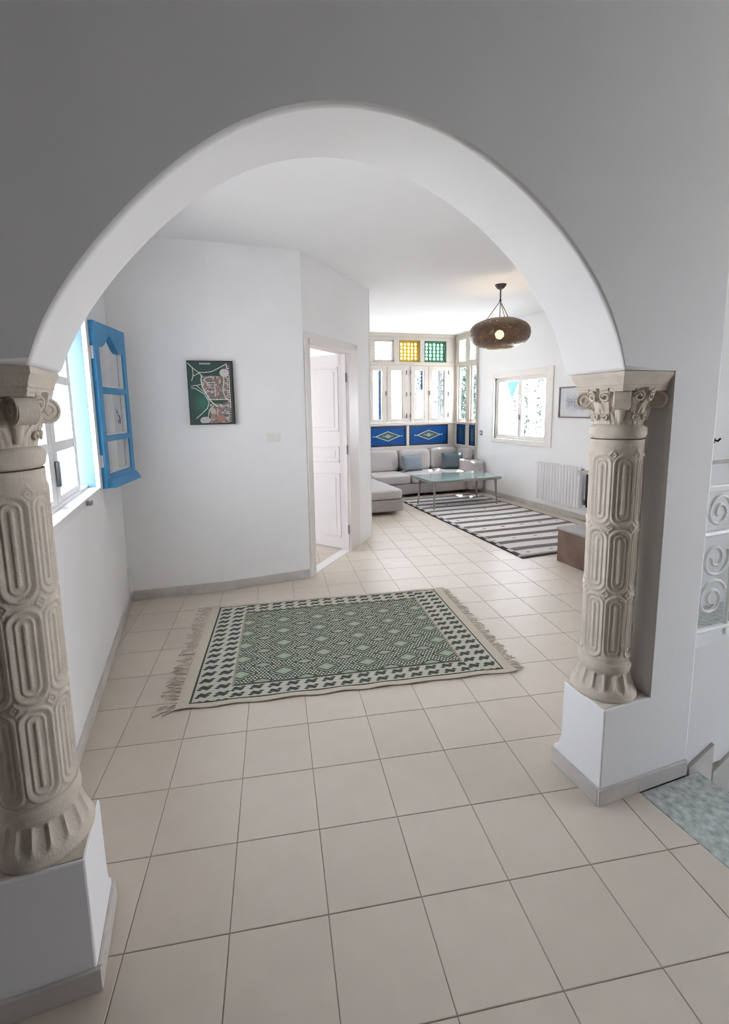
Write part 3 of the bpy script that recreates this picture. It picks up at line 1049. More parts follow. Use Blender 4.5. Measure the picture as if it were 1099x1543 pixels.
for y0, y1 in S3:
    b = MB()
    f_ = 0.028
    b.box(XS + 0.03, y0, ZS0, XS + 0.07, y0 + f_, ZS1)
    b.box(XS + 0.03, y1 - f_, ZS0, XS + 0.07, y1, ZS1)
    b.box(XS + 0.03, y0 + f_, ZS0, XS + 0.07, y1 - f_, ZS0 + 0.04)
    b.box(XS + 0.03, y0 + f_, ZS1 - 0.04, XS + 0.07, y1 - f_, ZS1)
    s_ = b.build('sash', M['bay'], w3, bevel=0.003)
    bx('pane', XS + 0.048, y0 + f_ - .003, ZS0 + 0.037, XS + 0.052, y1 - f_ + .003, ZS1 - 0.037, M['glass'], s_)
for y0, y1 in P3:
    p = bx('blue_panel', XS + 0.012, y0, ZP0, XS + 0.03, y1, ZP1, M['panel_blue'], w3)
    b = MB()
    t = 0.03
    b.box(XS + 0.002, y0, ZP0, XS + 0.02, y0 + t, ZP1)
    b.box(XS + 0.002, y1 - t, ZP0, XS + 0.02, y1, ZP1)
    b.box(XS + 0.002, y0 + t, ZP0, XS + 0.02, y1 - t, ZP0 + t)
    b.box(XS + 0.002, y0 + t, ZP1 - t, XS + 0.02, y1 - t, ZP1)
    b.build('panel_border', M['panel_dark'], p, bevel=0.004)
    cy_ = (y0 + y1) / 2
    MB().prism([(cy_ - .05, 0.93), (cy_, 0.90), (cy_ + .05, 0.93), (cy_ + .05, 1.15), (cy_, 1.18), (cy_ - .05, 1.15)], lambda y, z, x: (x, y, z), XS + 0.006, XS + 0.013).build('inset', M['motif_dark'], p)
# unseen slab added outside to keep direct sun off the bay
structure(bx('bay_sun_block', 2.3, 7.13, 3.0, 5.2, 8.2, 3.12, M['wall']))

# ---- small window in hall right wall and in the back room (behind the door)
def plain_window(name, x, y0, y1, z0, z1, n):
    e_ = structure(empty(name, (x, (y0 + y1) / 2, z0)))
    b = MB()
    t = 0.05
    b.box(x - 0.03, y0, z0, x + 0.03, y0 + t, z1)
    b.box(x - 0.03, y1 - t, z0, x + 0.03, y1, z1)
    b.box(x - 0.03, y0 + t, z0, x + 0.03, y1 - t, z0 + t)
    b.box(x - 0.03, y0 + t, z1 - t, x + 0.03, y1 - t, z1)
    for k in range(1, n):
        y = y0 + (y1 - y0) * k / n
        b.box(x - 0.03, y - 0.03, z0 + t, x + 0.03, y + 0.03, z1 - t)
    b.build('window_frame', M['white'], e_)
    bx('pane', x - 0.003, y0 + t, z0 + t, x + 0.003, y1 - t, z1 - t, M['glass'], e_)
plain_window('window_5', 5.52, -2.55, -0.9, 1.0, 2.5, 3)
plain_window('window_6', -1.18, 4.5, 6.1, 0.9, 2.2, 2)

# ================================================================ THINGS
# ---- the two cast-stone columns
def column(loc):
    root = empty('column', loc)
    cx_, cy_ = loc[0], loc[1]
    z0 = 0.412
    # base: round foot and a flared, fluted bell
    NA = 192
    th_ = np.linspace(0, 2 * math.pi, NA, endpoint=False)
    b = MB()
    zs = np.concatenate([[0.0, 0.0], np.linspace(0.0, 0.165, 46), [0.165]])
    def base_r(z):
        t_ = np.clip((z - 0.024) / 0.09, 0, 1)
        r_ = 0.094 + (0.122 - 0.094) * (1 - t_) ** 1.7
        if z < 0.024: r_ = 0.125 - 0.005 * ((z - 0.012) / 0.012) ** 2
        if z > 0.114: r_ = 0.094 + 0.006 * math.sqrt(max(0, 1 - ((z - 0.135) / 0.021) ** 2)) if z < 0.154 else 0.093
        return r_
    vs, fs = [], []
    for k, z in enumerate(zs):
        for a in th_:
            r_ = base_r(z)
            if k == 0 or k == len(zs) - 1:
                r_ = 0.01
            else:
                u = ((a * 16 / (2 * math.pi)) % 1.0 - 0.5) * 2
                top, bot = 0.110, 0.034 + 0.012 * u * u
                if bot < z < top:
                    edge = min(1, (z - bot) / 0.008) * min(1, (top - z) / 0.008)
                    r_ -= 0.0065 * max(0, 1 - abs(u) ** 2.5) * edge
                    r_ += 0.0028 * edge * (1 if abs(u) > 0.8 else 0)
            vs.append((cx_ + r_ * math.cos(a), cy_ + r_ * math.sin(a), z0 + z))
    nz = len(zs)
    for j in range(nz - 1):
        for i in range(NA):
            i2 = (i + 1) % NA
            fs.append((j * NA + i, j * NA + i2, (j + 1) * NA + i2, (j + 1) * NA + i))
    b.add(vs, fs)
    b.build('base', M['stone'], root, smooth=True, auto=60)
    bx('foot_plate', cx_ - 0.116, cy_ - 0.118, z0, cx_ + 0.116, cy_ + 0.08, z0 + 0.004, M['stone'], root)
    # shaft with three tiers of raised racetrack panels
    NA, NZ = 260, 300
    zb, zt = 0.570, 1.470
    A, Z = np.meshgrid(np.linspace(0, 2 * math.pi, NA, endpoint=False), np.linspace(zb, zt, NZ))
    r0 = 0.0905 + 0.0045 * (Z - zb) / (zt - zb)
    npan = 7
    ph = (A * npan / (2 * math.pi) + 0.80) % 1.0 - 0.5
    X_ = ph * 2 * math.pi * 0.092 / npan
    hgt = np.zeros_like(Z)
    def stad(hw, za, zb_):
        zc = np.clip(Z, za + hw, zb_ - hw)
        return np.hypot(X_, Z - zc) - hw
    for za, zb_ in ((0.585, 0.850), (0.868, 1.118), (1.142, 1.412)):
        s_ = stad(0.0365, za, zb_)
        hgt += 0.0042 * np.exp(-(s_ / 0.0042) ** 2)              # outer rim
        hgt -= 0.0042 * (s_ < -0.006) * np.clip((-s_ - 0.006) / 0.006, 0, 1)
        s2 = stad(0.0195, za + 0.020, zb_ - 0.020)
        hgt += 0.0042 * np.exp(-(s2 / 0.0036) ** 2)              # inner rim
        s3 = stad(0.0065, za + 0.036, zb_ - 0.036)
        hgt += 0.0044 * np.clip(-s3 / 0.0035, 0, 1)               # centre bead
    # rosettes between the tiers
    ph2 = (A * npan / (2 * math.pi) + 0.30) % 1.0 - 0.5
    X2 = ph2 * 2 * math.pi * 0.092 / npan
    for zc in (0.859, 1.130, 1.412):
        d_ = np.abs(X2) * 1.25 + np.abs(Z - zc)
        hgt += 0.0045 * (d_ < 0.026) * (0.55 + 0.45 * np.cos(d_ * 420) )
    edge = np.minimum(np.clip((Z - zb) / 0.01, 0, 1), np.clip((zt - Z) / 0.01, 0, 1))
    rad = r0 + hgt * edge
    vs = np.stack([cx_ + rad * np.cos(A), cy_ + rad * np.sin(A), Z], -1).reshape(-1, 3)
    I = np.arange(NZ - 1)[:, None] * NA + np.arange(NA)[None, :]
    I2 = np.arange(NZ - 1)[:, None] * NA + (np.arange(NA)[None, :] + 1) % NA
    fs = np.stack([I, I2, I2 + NA, I + NA], -1).reshape(-1, 4)
    b = MB()
    b.v = [tuple(p) for p in vs]
    b.f = [tuple(map(int, f)) for f in fs]
    b.build('shaft', M['stone'], root, smooth=True)
    # neck ring under the capital
    prof = [(0.01, 1.472), (0.088, 1.472), (0.0945, 1.477)] + [(0.0965 + 0.0035 * math.sin(a), 1.500 - 0.018 * math.cos(a)) for a in np.linspace(0.3, math.pi - 0.3, 9)] + [(0.090, 1.524), (0.084, 1.528), (0.01, 1.528)]
    MB().lathe(prof, 64, cx_, cy_, cap=False).build('neck_ring', M['stone'], root, smooth=True, auto=50)
    # bell of the capital with rows of leaves in relief
    NA, NZ = 240, 80
    A, Z = np.meshgrid(np.linspace(0, 2 * math.pi, NA, endpoint=False), np.linspace(1.522, 1.665, NZ))
    t_ = (Z - 1.522) / 0.143
    r0 = 0.080 + 0.030 * t_ ** 1.5
    hgt = np.zeros_like(Z)
    for nl, off, zt_, amp in ((8, 0.0, 1.578, 0.013), (8, 0.5, 1.612, 0.012), (8, 0.0, 1.650, 0.008)):
        u = ((A * nl / (2 * math.pi) + off) % 1.0 - 0.5) * 2
        wdt = np.clip((zt_ - Z) / 0.045, 0, 1) ** 0.5
        m_ = np.clip(1 - (np.abs(u) / (0.92 * wdt + 1e-3)) ** 3, 0, 1)
        rib = 0.5 + 0.5 * np.cos(u * 11 + (Z - 1.522) * 60 * np.sign(u))
        rise = np.clip((Z - 1.522) / (zt_ - 1.522), 0, 1) ** 1.5
        hgt = np.maximum(hgt, m_ * (amp * (0.35 + 0.65 * rise)) * (0.55 + 0.45 * rib))
    rad = r0 + hgt
    vs = np.stack([cx_ + rad * np.cos(A), cy_ + rad * np.sin(A), Z], -1).reshape(-1, 3)
    I = np.arange(NZ - 1)[:, None] * NA + np.arange(NA)[None, :]
    I2 = np.arange(NZ - 1)[:, None] * NA + (np.arange(NA)[None, :] + 1) % NA
    fs = np.stack([I, I2, I2 + NA, I + NA], -1).reshape(-1, 4)
    b = MB()
    b.v = [tuple(p) for p in vs]
    b.f = [tuple(map(int, f)) for f in fs]
    b.build('capital_bell', M['stone'], root, smooth=True, auto=60)
    # small scrolls lying on the bell
    def on_bell(ang, z, lift=0.006):
        t_ = max(0.0, (z - 1.522) / 0.143)
        r_ = 0.080 + 0.030 * t_ ** 1.5 + lift
        return (cx_ + r_ * math.cos(ang), cy_ + r_ * math.sin(ang), z)
    for k in range(4):
        a0 = k * math.pi / 2
        for s_ in (-1, 1):
            pts = []
            for q in np.linspace(0, 1, 24):
                an = q * 2 * math.pi * 1.45 + 0.5
                r_ = 0.021 * (1 - 0.70 * q)
                pts.append(on_bell(a0 + s_ * (0.27 + r_ * math.cos(an) / 0.105), 1.632 + r_ * math.sin(an), 0.011))
            MB().tube(pts, 0.0050, 7).build('scroll', M['stone'], root, smooth=True)
            pts = []
            for q in np.linspace(0, 1, 18):
                an = q * 2 * math.pi * 1.2 + 2.2
                r_ = 0.0125 * (1 - 0.6 * q)
                pts.append(on_bell(a0 + s_ * (0.22 + r_ * math.cos(an) / 0.09), 1.556 + r_ * math.sin(an), 0.011))
            MB().tube(pts, 0.0038, 7).build('scroll', M['stone'], root, smooth=True)
    # corner volutes
    for k in range(4):
        a = math.pi / 4 + k * math.pi / 2
        n = Vector((math.cos(a), math.sin(a), 0))
        t = Vector((-math.sin(a), math.cos(a), 0))
        c0 = Vector((cx_, cy_, 0)) + n * 0.121 + Vector((0, 0, 1.617))
        b = MB()
        rr = 0.0335
        # drum
        vs, fs = [], []
        K = 24
        for d_ in (-0.024, 0.024):
            for i in range(K):
                q = 2 * math.pi * i / K
                vs.append(c0 + n * (rr * math.cos(q)) + Vector((0, 0, rr * math.sin(q))) + t * d_)
        fs = [(i, (i + 1) % K, K + (i + 1) % K, K + i) for i in range(K)] + [tuple(range(K)), tuple(range(2 * K - 1, K - 1, -1))]
        b.add(vs, fs)
        for s_ in (-1, 1):
            pts = []
            for q in np.linspace(0, 1, 40):
                an = math.pi * 0.75 - q * 2 * math.pi * 1.9
                r_ = rr * (1.0 - 0.82 * q)
                pts.append(c0 + n * (r_ * math.cos(an)) + Vector((0, 0, r_ * math.sin(an))) + t * (s_ * 0.024))
            b.tube(pts, 0.0042, 7)
        # tail running back into the bell
        b.tube([c0 + n * -0.005 + Vector((0, 0, 0.026)), c0 + n * -0.030 + Vector((0, 0, 0.010)), c0 + n * -0.032 + Vector((0, 0, -0.035)), c0 + n * -0.034 + Vector((0, 0, -0.080))],
               [0.016, 0.020, 0.016, 0.008], 12)
        b.build('volute', M['stone'], root, smooth=True, auto=45)
    # square abacus with stepped mouldings
    b = MB()
    prof = [(0.100, 1.650), (0.106, 1.652), (0.106, 1.660), (0.1085, 1.662), (0.1085, 1.672), (0.112, 1.675), (0.112, 1.682), (0.114, 1.688), (0.1175, 1.697), (0.1215, 1.704), (0.1225, 1.706), (0.1225, 1.721)]
    vs, fs = [], []
    for h_, z in prof:
        for sx_, sy_ in ((-1, -1), (1, -1), (1, 1), (-1, 1)):
            vs.append((cx_ + sx_ * h_, cy_ + sy_ * h_, z))
    for j in range(len(prof) - 1):
        for i in range(4):
            i2 = (i + 1) % 4
            fs.append((4 * j + i, 4 * j + i2, 4 * j + 4 + i2, 4 * j + 4 + i))
    fs += [(3, 2, 1, 0), tuple(4 * (len(prof) - 1) + i for i in range(4))]
    b.add(vs, fs)
    b.build('abacus', M['stone'], root, bevel=0.0015)
    return root
col_r = column((1.933, 0.125, 0.412))
tag(col_r, 'cream carved stone column on the white plinth beside the stairs', 'column', 'columns carrying the arch')
col_l = dup(col_r, (-0.1225, 0.125, 0.412))
tag(col_l, 'shaded carved stone column beside the window with the blue shutter', 'column', 'columns carrying the arch')

# ---- painting colour onto a dense grid mesh
def s2l(c_):
    c_ = np.asarray(c_, float) / 255.0
    return np.where(c_ <= 0.04045, c_ / 12.92, ((c_ + 0.055) / 1.055) ** 2.4)

def painted_sheet(name, nu, nv, fn_pos, cols, m_, parent, thick=None):
    """dense sheet; cols (nv, nu, 3) linear colour stored as a point attribute"""
    me = bpy.data.meshes.new(name)
    U, V = np.meshgrid(np.linspace(0, 1, nu), np.linspace(0, 1, nv))
    P = fn_pos(U, V).reshape(-1, 3)
    off = wloc(parent) if parent is not None else Vector((0, 0, 0))
    P = P - np.array(off)
    I = (np.arange(nv - 1)[:, None] * nu + np.arange(nu - 1)[None, :])
    F = np.stack([I, I + 1, I + 1 + nu, I + nu], -1).reshape(-1, 4)
    me.vertices.add(len(P))
    me.vertices.foreach_set('co', P.ravel())
    me.loops.add(F.size)
    me.loops.foreach_set('vertex_index', F.ravel().astype(np.int32))
    me.polygons.add(len(F))
    me.polygons.foreach_set('loop_start', np.arange(0, F.size, 4, dtype=np.int32))
    me.polygons.foreach_set('loop_total', np.full(len(F), 4, dtype=np.int32))
    me.update(calc_edges=True)
    at = me.color_attributes.new('Col', 'FLOAT_COLOR', 'POINT')
    C4 = np.ones((len(P), 4), np.float32)
    C4[:, :3] = cols.reshape(-1, 3)
    at.data.foreach_set('color', C4.ravel())
    me.materials.append(m_)
    o = bpy.data.objects.new(name, me)
    COL.objects.link(o)
    if parent is not None:
        o.parent = parent
    if thick:
        q = o.modifiers.new('thickness', 'SOLIDIFY')
        q.thickness = thick
        q.offset = -1
    return o

# ---- green fringed rug (laid square to the tiles)
RX0, RX1, RY0_, RY1_ = -0.690, 1.285, 1.157, 2.498
rx, ry = tl((RX0 + RX1) / 2, (RY0_ + RY1_) / 2)
rug = tag(empty('fringed_rug', (rx, ry, 0)), 'green and cream woven rug with fringed ends on the beige tiles', 'rug')
nu, nv = 660, 450
U, V = np.meshgrid(np.linspace(0, 1, nu), np.linspace(0, 1, nv))
X = RX0 + U * (RX1 - RX0)
Y = RY0_ + V * (RY1_ - RY0_)
cream = s2l((196, 186, 170))
dark = s2l((72, 78, 68))
mid = s2l((150, 162, 140))
pale = s2l((186, 188, 172))
colr = np.empty(X.shape + (3,))
colr[:] = cream
def put(mask, c_):
    colr[mask] = c_
# border ground inside the dark line
ins = (X > -0.622) & (X < 1.218) & (Y > 1.192) & (Y < 2.470)
put(ins, s2l((186, 183, 170)))
bl = ins & ((X < -0.612) | (X > 1.208) | (Y < 1.202) | (Y > 2.460))
put(bl, dark)
# border motifs
FX0, FX1, FY0, FY1 = -0.395, 0.995, 1.322, 2.326
def fleck(u, v, pu, pv, hw, hh, skew):
    a = (u / pu) % 1.0 - 0.5
    k = np.floor(u / pu)
    b_ = (v / pv) % 1.0 - 0.5
    du, dv = a * pu, b_ * pv
    body = (np.abs(du + skew * dv) / hw + np.abs(dv) / hh) < 1
    du2, dv2 = du - hw * 0.80, dv - hh * 0.62
    d2 = (np.abs(du2) / (hw * 0.5) + np.abs(dv2) / (hh * 0.45)) < 1
    du3, dv3 = du + hw * 0.80, dv + hh * 0.62
    d3 = (np.abs(du3) / (hw * 0.5) + np.abs(dv3) / (hh * 0.45)) < 1
    return body | d2 | d3
left = ins & (X > -0.608) & (X < FX0 - 0.012)
right = ins & (X > FX1 + 0.012) & (X < 1.205)
put(left & fleck(X + 0.608, Y, 0.101, 0.072, 0.038, 0.024, 0.6), dark)
put(right & fleck(X - FX1 - 0.012, Y, 0.099, 0.072, 0.038, 0.024, 0.6), dark)
tb = ins & (((Y < FY0 - 0.006) & (Y > 1.204)) | ((Y > FY1 + 0.006) & (Y < 2.458))) & (X > FX0 - 0.02) & (X < FX1 + 0.02)
put(tb & fleck(X, Y - 1.206, 0.105, 0.0575, 0.036, 0.022, 0.8), dark)
# field
fld = (X > FX0) & (X < FX1) & (Y > FY0) & (Y < FY1)
put((X > FX0 - 0.012) & (X < FX1 + 0.012) & (Y > FY0 - 0.006) & (Y < FY1 + 0.006) & ~fld, s2l((150, 142, 124)))
put(fld, dark)
# lattice of dots
dsp = 0.0215
row = np.floor((Y - FY0) / (dsp * 0.8))
du = ((X - FX0) / dsp + 0.5 * (row % 2)) % 1.0 - 0.5
dv = ((Y - FY0) / (dsp * 0.8)) % 1.0 - 0.5
dots = (du / 0.33) ** 2 + (dv / 0.36) ** 2 < 1
put(fld & dots, s2l((196, 200, 182)))
bu, bv_ = 0.262, 0.1772
ex = ((X + 0.104) / bu + 0.5) % 1.0 - 0.5
ey = ((Y - 1.432) / bv_ + 0.5) % 1.0 - 0.5
D1 = np.abs(ex * bu) / 0.074 + np.abs(ey * bv_) / 0.050
put(fld & (D1 < 1.40), dark)
put(fld & (D1 < 1.18), s2l((186, 192, 174)))
put(fld & (D1 < 1.06), dark)
put(fld & (D1 < 0.80), mid)
put(fld & (D1 < 0.35), s2l((162, 172, 150)))
ex = ((X + 0.104 + bu / 2) / bu + 0.5) % 1.0 - 0.5
ey = ((Y - 1.432 + bv_ / 2) / bv_ + 0.5) % 1.0 - 0.5
D2 = np.abs(ex * bu) / 0.056 + np.abs(ey * bv_) / 0.026
put(fld & (D2 < 1.35), dark)
put(fld & (D2 < 0.95), mid)
put(fld & ((Y < FY0 + 0.014) | (Y > FY1 - 0.014)), dark)
colr *= (0.93 + 0.14 * rng.random(X.shape))[..., None]
def rugpos(U, V):
    X = RX0 + U * (RX1 - RX0) + 0.03 * (V - 0.5) * (1 - U)
    Y = RY0_ + V * (RY1_ - RY0_)
    edge = np.exp(-((V) / 0.03) ** 2) + 0.8 * np.exp(-((1 - V) / 0.02) ** 2)
    Y = Y + 0.004 * np.sin(U * 44) * edge
    z = 0.0095 + 0.0025 * np.sin(U * 9 + 1) * np.sin(V * 5) + 0.006 * edge * (0.5 + 0.5 * np.sin(U * 46 + 1.3 * np.sin(U * 11)))
    dx, dy = X - P0[0], Y - P0[1]
    return np.stack([dx * CT + dy * ST, -dx * ST + dy * CT, z], -1)
painted_sheet('woven_field', nu, nv, rugpos, colr, M['rug'], rug, thick=0.0065)
for side, xe in ((-1, RX0), (1, RX1)):
    b = MB()
    for k in range(78):
        y = RY0_ + 0.01 + (RY1_ - RY0_ - 0.02) * (k + 0.5) / 78 + random.uniform(-.004, .004)
        L_ = random.uniform(0.055, 0.115) * (1.0 if side < 0 else 0.72)
        drift = random.uniform(-0.028, 0.028) - (0.05 if y < RY0_ + 0.09 and side < 0 else 0.0)
        for s_ in range(2):
            o_ = random.uniform(-.005, .005)
            curl = random.uniform(-0.018, 0.018)
            x0_ = xe + (0.03 * (((y - RY0_) / (RY1_ - RY0_)) - 0.5) if side < 0 else 0)
            pts = []
            for q in np.linspace(0, 1, 6):
                px = x0_ - side * 0.006 + side * L_ * q
                py = y + o_ + drift * q + curl * math.sin(q * 5)
                a_, b_ = tl(px, py)
                pts.append((a_, b_, 0.0085 - 0.004 * q + 0.006 * math.sin(q * 3.1) * random.random()))
            b.tube(pts, [0.0030, 0.0030, 0.0028, 0.0026, 0.0024, 0.0016], 5)
    tag(b.build('fringe', M['cream'], rug, smooth=True), kind='stuff')

# ---- striped rug in the living room
SRX0, SRX1, SRY0, SRY1 = 3.575, 5.17, 2.625, 5.95
srug = tag(empty('striped_rug', ((SRX0 + SRX1) / 2, (SRY0 + SRY1) / 2, 0)), 'off-white rug with grey stripes under the teal coffee table', 'rug')
nu, nv = 240, 500
U, V = np.meshgrid(np.linspace(0, 1, nu), np.linspace(0, 1, nv))
X = SRX0 + U * (SRX1 - SRX0)
Y = SRY0 + V * (SRY1 - SRY0)
colr = np.empty(X.shape + (3,))
colr[:] = s2l((215, 210, 206))
ph = ((Y - 2.76 + 0.02 * np.sin(X * 3)) / 0.252) % 1.0
g1 = np.clip(1 - np.abs(ph - 0.5) / 0.30, 0, 1)
stripe = ph[..., None]
dk = s2l((112, 110, 111))
md = s2l((165, 163, 162))
m1 = np.abs(ph - 0.5) < 0.23
m2 = np.abs(ph - 0.5) < 0.165
colr[m1] = md
colr[m2] = dk
blk = s2l((40, 40, 42))
mark = (np.abs(((Y - 2.76) / 0.504) % 1.0 - 0.02) < 0.016) & ((np.sin(X * 21 + np.floor(Y / 0.504) * 2.1) > 0.80))
colr[mark] = blk
edgem = (X < SRX0 + 0.075)
dash = np.sin(Y * 2 * math.pi / 0.21) > -0.1
colr[edgem] = s2l((190, 186, 182))
colr[edgem & dash & (X < SRX0 + 0.06)] = s2l((70, 70, 72))
colr[(X < SRX0 + 0.018) | (X > SRX1 - 0.022)] = s2l((62, 62, 64))
colr[(Y < SRY0 + 0.06)] = s2l((74, 73, 74))
colr[(Y < SRY0 + 0.085) & (Y > SRY0 + 0.045)] = s2l((170, 168, 166))
colr *= (0.9 + 0.2 * rng.random(X.shape))[..., None]
def srpos(U, V):
    X = SRX0 + U * (SRX1 - SRX0) - 0.03 * (1 - V) + 0.07 * V * (1 - U)
    Y = SRY0 + V * (SRY1 - SRY0) + 0.0 * U
    z = 0.010 + 0.002 * np.sin(U * 7) * np.sin(V * 13)
    return np.stack([X, Y, z], -1)
painted_sheet('woven_field', nu, nv, srpos, colr, M['stripe'], srug, thick=0.008)

# ---- pendant lamp
LX, LY = 3.79, 3.451
lamp = tag(empty('pendant_lamp', (LX, LY, ZC)), 'lit pendant lamp with a flattened smoky pierced shade hanging from the ceiling', 'lamp')
MB().lathe([(0.004, ZC - 0.052), (0.03, ZC - 0.050), (0.045, ZC - 0.035), (0.062, ZC - 0.012), (0.064, ZC)], 24, LX, LY).build('ceiling_rose', M['black'], lamp, smooth=True, auto=50)
MB().tube([(LX, LY, ZC - 0.05), (LX, LY, 2.80)], 0.008, 8).build('rod', M['black'], lamp)
MB().sup((LX, LY, 2.795), (0.014, 0.014, 0.016), 1, 1, 12, 8).build('hook', M['black'], lamp, smooth=True)
for a in (0.5, 2.6, 4.7):
    MB().tube([(LX, LY, 2.79), (LX + 0.155 * math.cos(a), LY + 0.155 * math.sin(a), 2.582)], 0.0045, 6).build('suspension_cord', M['frame_brown'], lamp)
MB().tube([(LX, LY, 2.79), (LX, LY, 2.50)], 0.004, 6).build('power_cord', M['black'], lamp)
zc, rx_, rz_ = 2.425, 0.342, 0.168
prof = [(rx_ * (abs(math.cos(a)) ** 0.80), zc + rz_ * math.copysign(abs(math.sin(a)) ** 0.85, math.sin(a))) for a in np.linspace(-1.18, 1.12, 40)]
MB().lathe(prof, 72, LX, LY, cap=False).build('lamp_shade', M['shade'], lamp, smooth=True)
for r_, z_ in (prof[0], prof[-1]):
    MB().tube([(LX + r_ * math.cos(a), LY + r_ * math.sin(a), z_) for a in np.linspace(0, 2 * math.pi, 41)], 0.005, 6).build('shade_rim', M['grey_metal'], lamp, smooth=True)
MB().lathe([(0.016, 2.50), (0.022, 2.495), (0.022, 2.45)], 16, LX, LY).build('socket', M['black'], lamp)
MB().sup((LX, LY, 2.415), (0.048, 0.048, 0.052), 1, 1, 20, 14).build('bulb', M['bulb'], lamp, smooth=True)

# ---- poster on the back wall
PA = Vector((0.532 - 0.266 + 0.0, 0, 0))
BD = Vector((BB[0] - BA[0], BB[1] - BA[1], 0)).normalized()
BN = Vector((BD.y, -BD.x, 0))
def bw(a, dep, z):
    p = Vector((BA[0], BA[1], 0)) + BD * a + BN * dep
    return (p.x, p.y, z)
BD2 = Vector((BC[0] - BB[0], BC[1] - BB[1], 0)).normalized()
BN2 = Vector((BD2.y, -BD2.x, 0))
def bw2(a, dep, z):
    p = Vector((BB[0], BB[1], 0)) + BD2 * a + BN2 * dep
    return (p.x, p.y, z)
# the poster hangs just right of the kink line in front of both runs
q0 = Vector((0.327, 2.855, 0))
q1 = Vector((0.697, 2.850, 0))
PD = (q1 - q0).normalized()
PN = Vector((PD.y, -PD.x, 0))
poster = tag(empty('poster', (0.51, 2.86, 1.49)), 'dark green map poster with white roads on the back wall', 'poster')
def pw(a, dep, z):
    p = q0 + PD * a + PN * dep
    return (p.x, p.y, z)
PW_, PZ0, PZ1 = 0.370, 1.490, 2.018
b = MB()
vs = [pw(a, d, z) for z in (PZ0, PZ1) for a, d in ((0, 0), (PW_, 0), (PW_, -0.026), (0, -0.026))]
b.add(vs, [(0, 3, 2, 1), (4, 5, 6, 7), (0, 1, 5, 4), (1, 2, 6, 5), (2, 3, 7, 6), (3, 0, 4, 7)])
b.build('backing_board', M['frame_dark'], poster, bevel=0.002)
nu, nv = 190, 264
U, V = np.meshgrid(np.linspace(0, 1, nu), np.linspace(0, 1, nv))
colr = np.empty(U.shape + (3,))
colr[:] = s2l((30, 62, 54))
gx, gy = (143 + U * 750), (165 + (1 - V) * 1035)      # coordinates of my close look at the print
gx = gx + (gy - 165) * 0.0
colr[:] = s2l((36, 64, 56)) 
gl = np.exp(-(((gx - 370) / 120) ** 2 + ((gy - 860) / 150) ** 2))
colr += gl[..., None] * (s2l((40, 100, 84)) - s2l((36, 64, 56)))
def seg_d(p, q):
    px, py = q[0] - p[0], q[1] - p[1]
    t_ = np.clip(((gx - p[0]) * px + (gy - p[1]) * py) / (px * px + py * py + 1e-9), 0, 1)
    return np.hypot(gx - p[0] - t_ * px, gy - p[1] - t_ * py)
# town blocks
town = ((gx > 380) & (gx < 800) & (gy > 410) & (gy < 800) & (gx > 380 + np.clip(gy - 600, 0, 999) * 0.55)) | ((gx > 480) & (gx < 800) & (gy > 860) & (gy < 1180))
cellx, celly = np.floor(gx / 34), np.floor(gy / 30)
hsh = (np.sin(cellx * 12.9898 + celly * 78.233) * 43758.5453) % 1.0
pal = s2l(np.array([(120, 82, 78), (60, 58, 56), (176, 164, 158), (96, 70, 62), (158, 122, 106), (80, 84, 86)]))
idx = (hsh * 6).astype(int) % 6
colr[town] = pal[idx][town]
fine = (np.sin(gx * 0.42) * np.sin(gy * 0.5) > 0.55)
colr[town & fine] = s2l((200, 190, 186))
strip_ = (gx > 700) & (gx < 860) & (gy > 240) & (gy < 1170)
colr[strip_ & ~town] = s2l((74, 74, 70))
colr[strip_ & (np.sin(gy * 0.16) > 0.35) & (gx > 770)] = s2l((168, 164, 162))
colr[(gx > 830) & (gx < 858)] = s2l((70, 60, 58))
bl_ = ((gx - 745) / 78) ** 2 + ((gy - 360) / 66) ** 2 < 1
colr[bl_] = s2l((196, 192, 188))
bl_ = (((gx - 395) / 85) ** 2 + ((gy - 1130) / 58) ** 2 < 1) & (gy < 1175)
colr[bl_] = s2l((186, 182, 178))
bl_ = ((gx - 530) / 46) ** 2 + ((gy - 985) / 50) ** 2 < 1
colr[bl_] = s2l((176, 164, 146))
bl_ = ((gx - 660) / 70) ** 2 + ((gy - 1100) / 60) ** 2 < 1
colr[bl_] = s2l((160, 118, 100))
roads = [([(160, 205), (240, 285), (340, 365), (385, 420)], 11), ([(345, 355), (440, 352), (545, 338), (640, 290), (790, 212)], 10), ([(235, 290), (240, 400), (210, 485)], 10), ([(240, 410), (335, 365)], 9),
         ([(375, 400), (360, 470), (375, 590), (430, 690), (470, 780), (530, 850), (600, 900)], 15), ([(200, 570), (290, 560), (350, 545)], 9), ([(200, 600), (260, 610), (400, 700), (470, 830), (440, 930), (330, 1030), (250, 1095)], 10),
         ([(290, 570), (420, 690)], 8), ([(440, 515), (580, 512), (580, 740)], 9), ([(470, 795), (760, 790)], 10), ([(380, 490), (440, 440), (540, 412)], 9), ([(720, 330), (735, 480), (705, 640), (740, 760), (830, 830)], 12),
         ([(820, 420), (825, 930)], 9), ([(580, 900), (800, 895)], 9), ([(720, 600), (820, 680)], 8), ([(720, 510), (820, 560)], 7), ([(440, 1080), (470, 960), (540, 900)], 12), ([(610, 930), (600, 1060)], 9), ([(785, 215), (800, 300)], 11),
         ([(730, 1025), (820, 1025)], 7), ([(445, 600), (575, 600)], 6), ([(445, 660), (575, 660)], 6)]
for pts, wd in roads:
    for p, q in zip(pts[:-1], pts[1:]):
        colr[seg_d(p, q) < wd * 0.62] = s2l((196, 204, 194))
title = (np.abs(gy - 212) < 13) & (gx > 340) & (gx < 530) & ((gx % 17) > 3)
colr[title] = s2l((166, 176, 170))
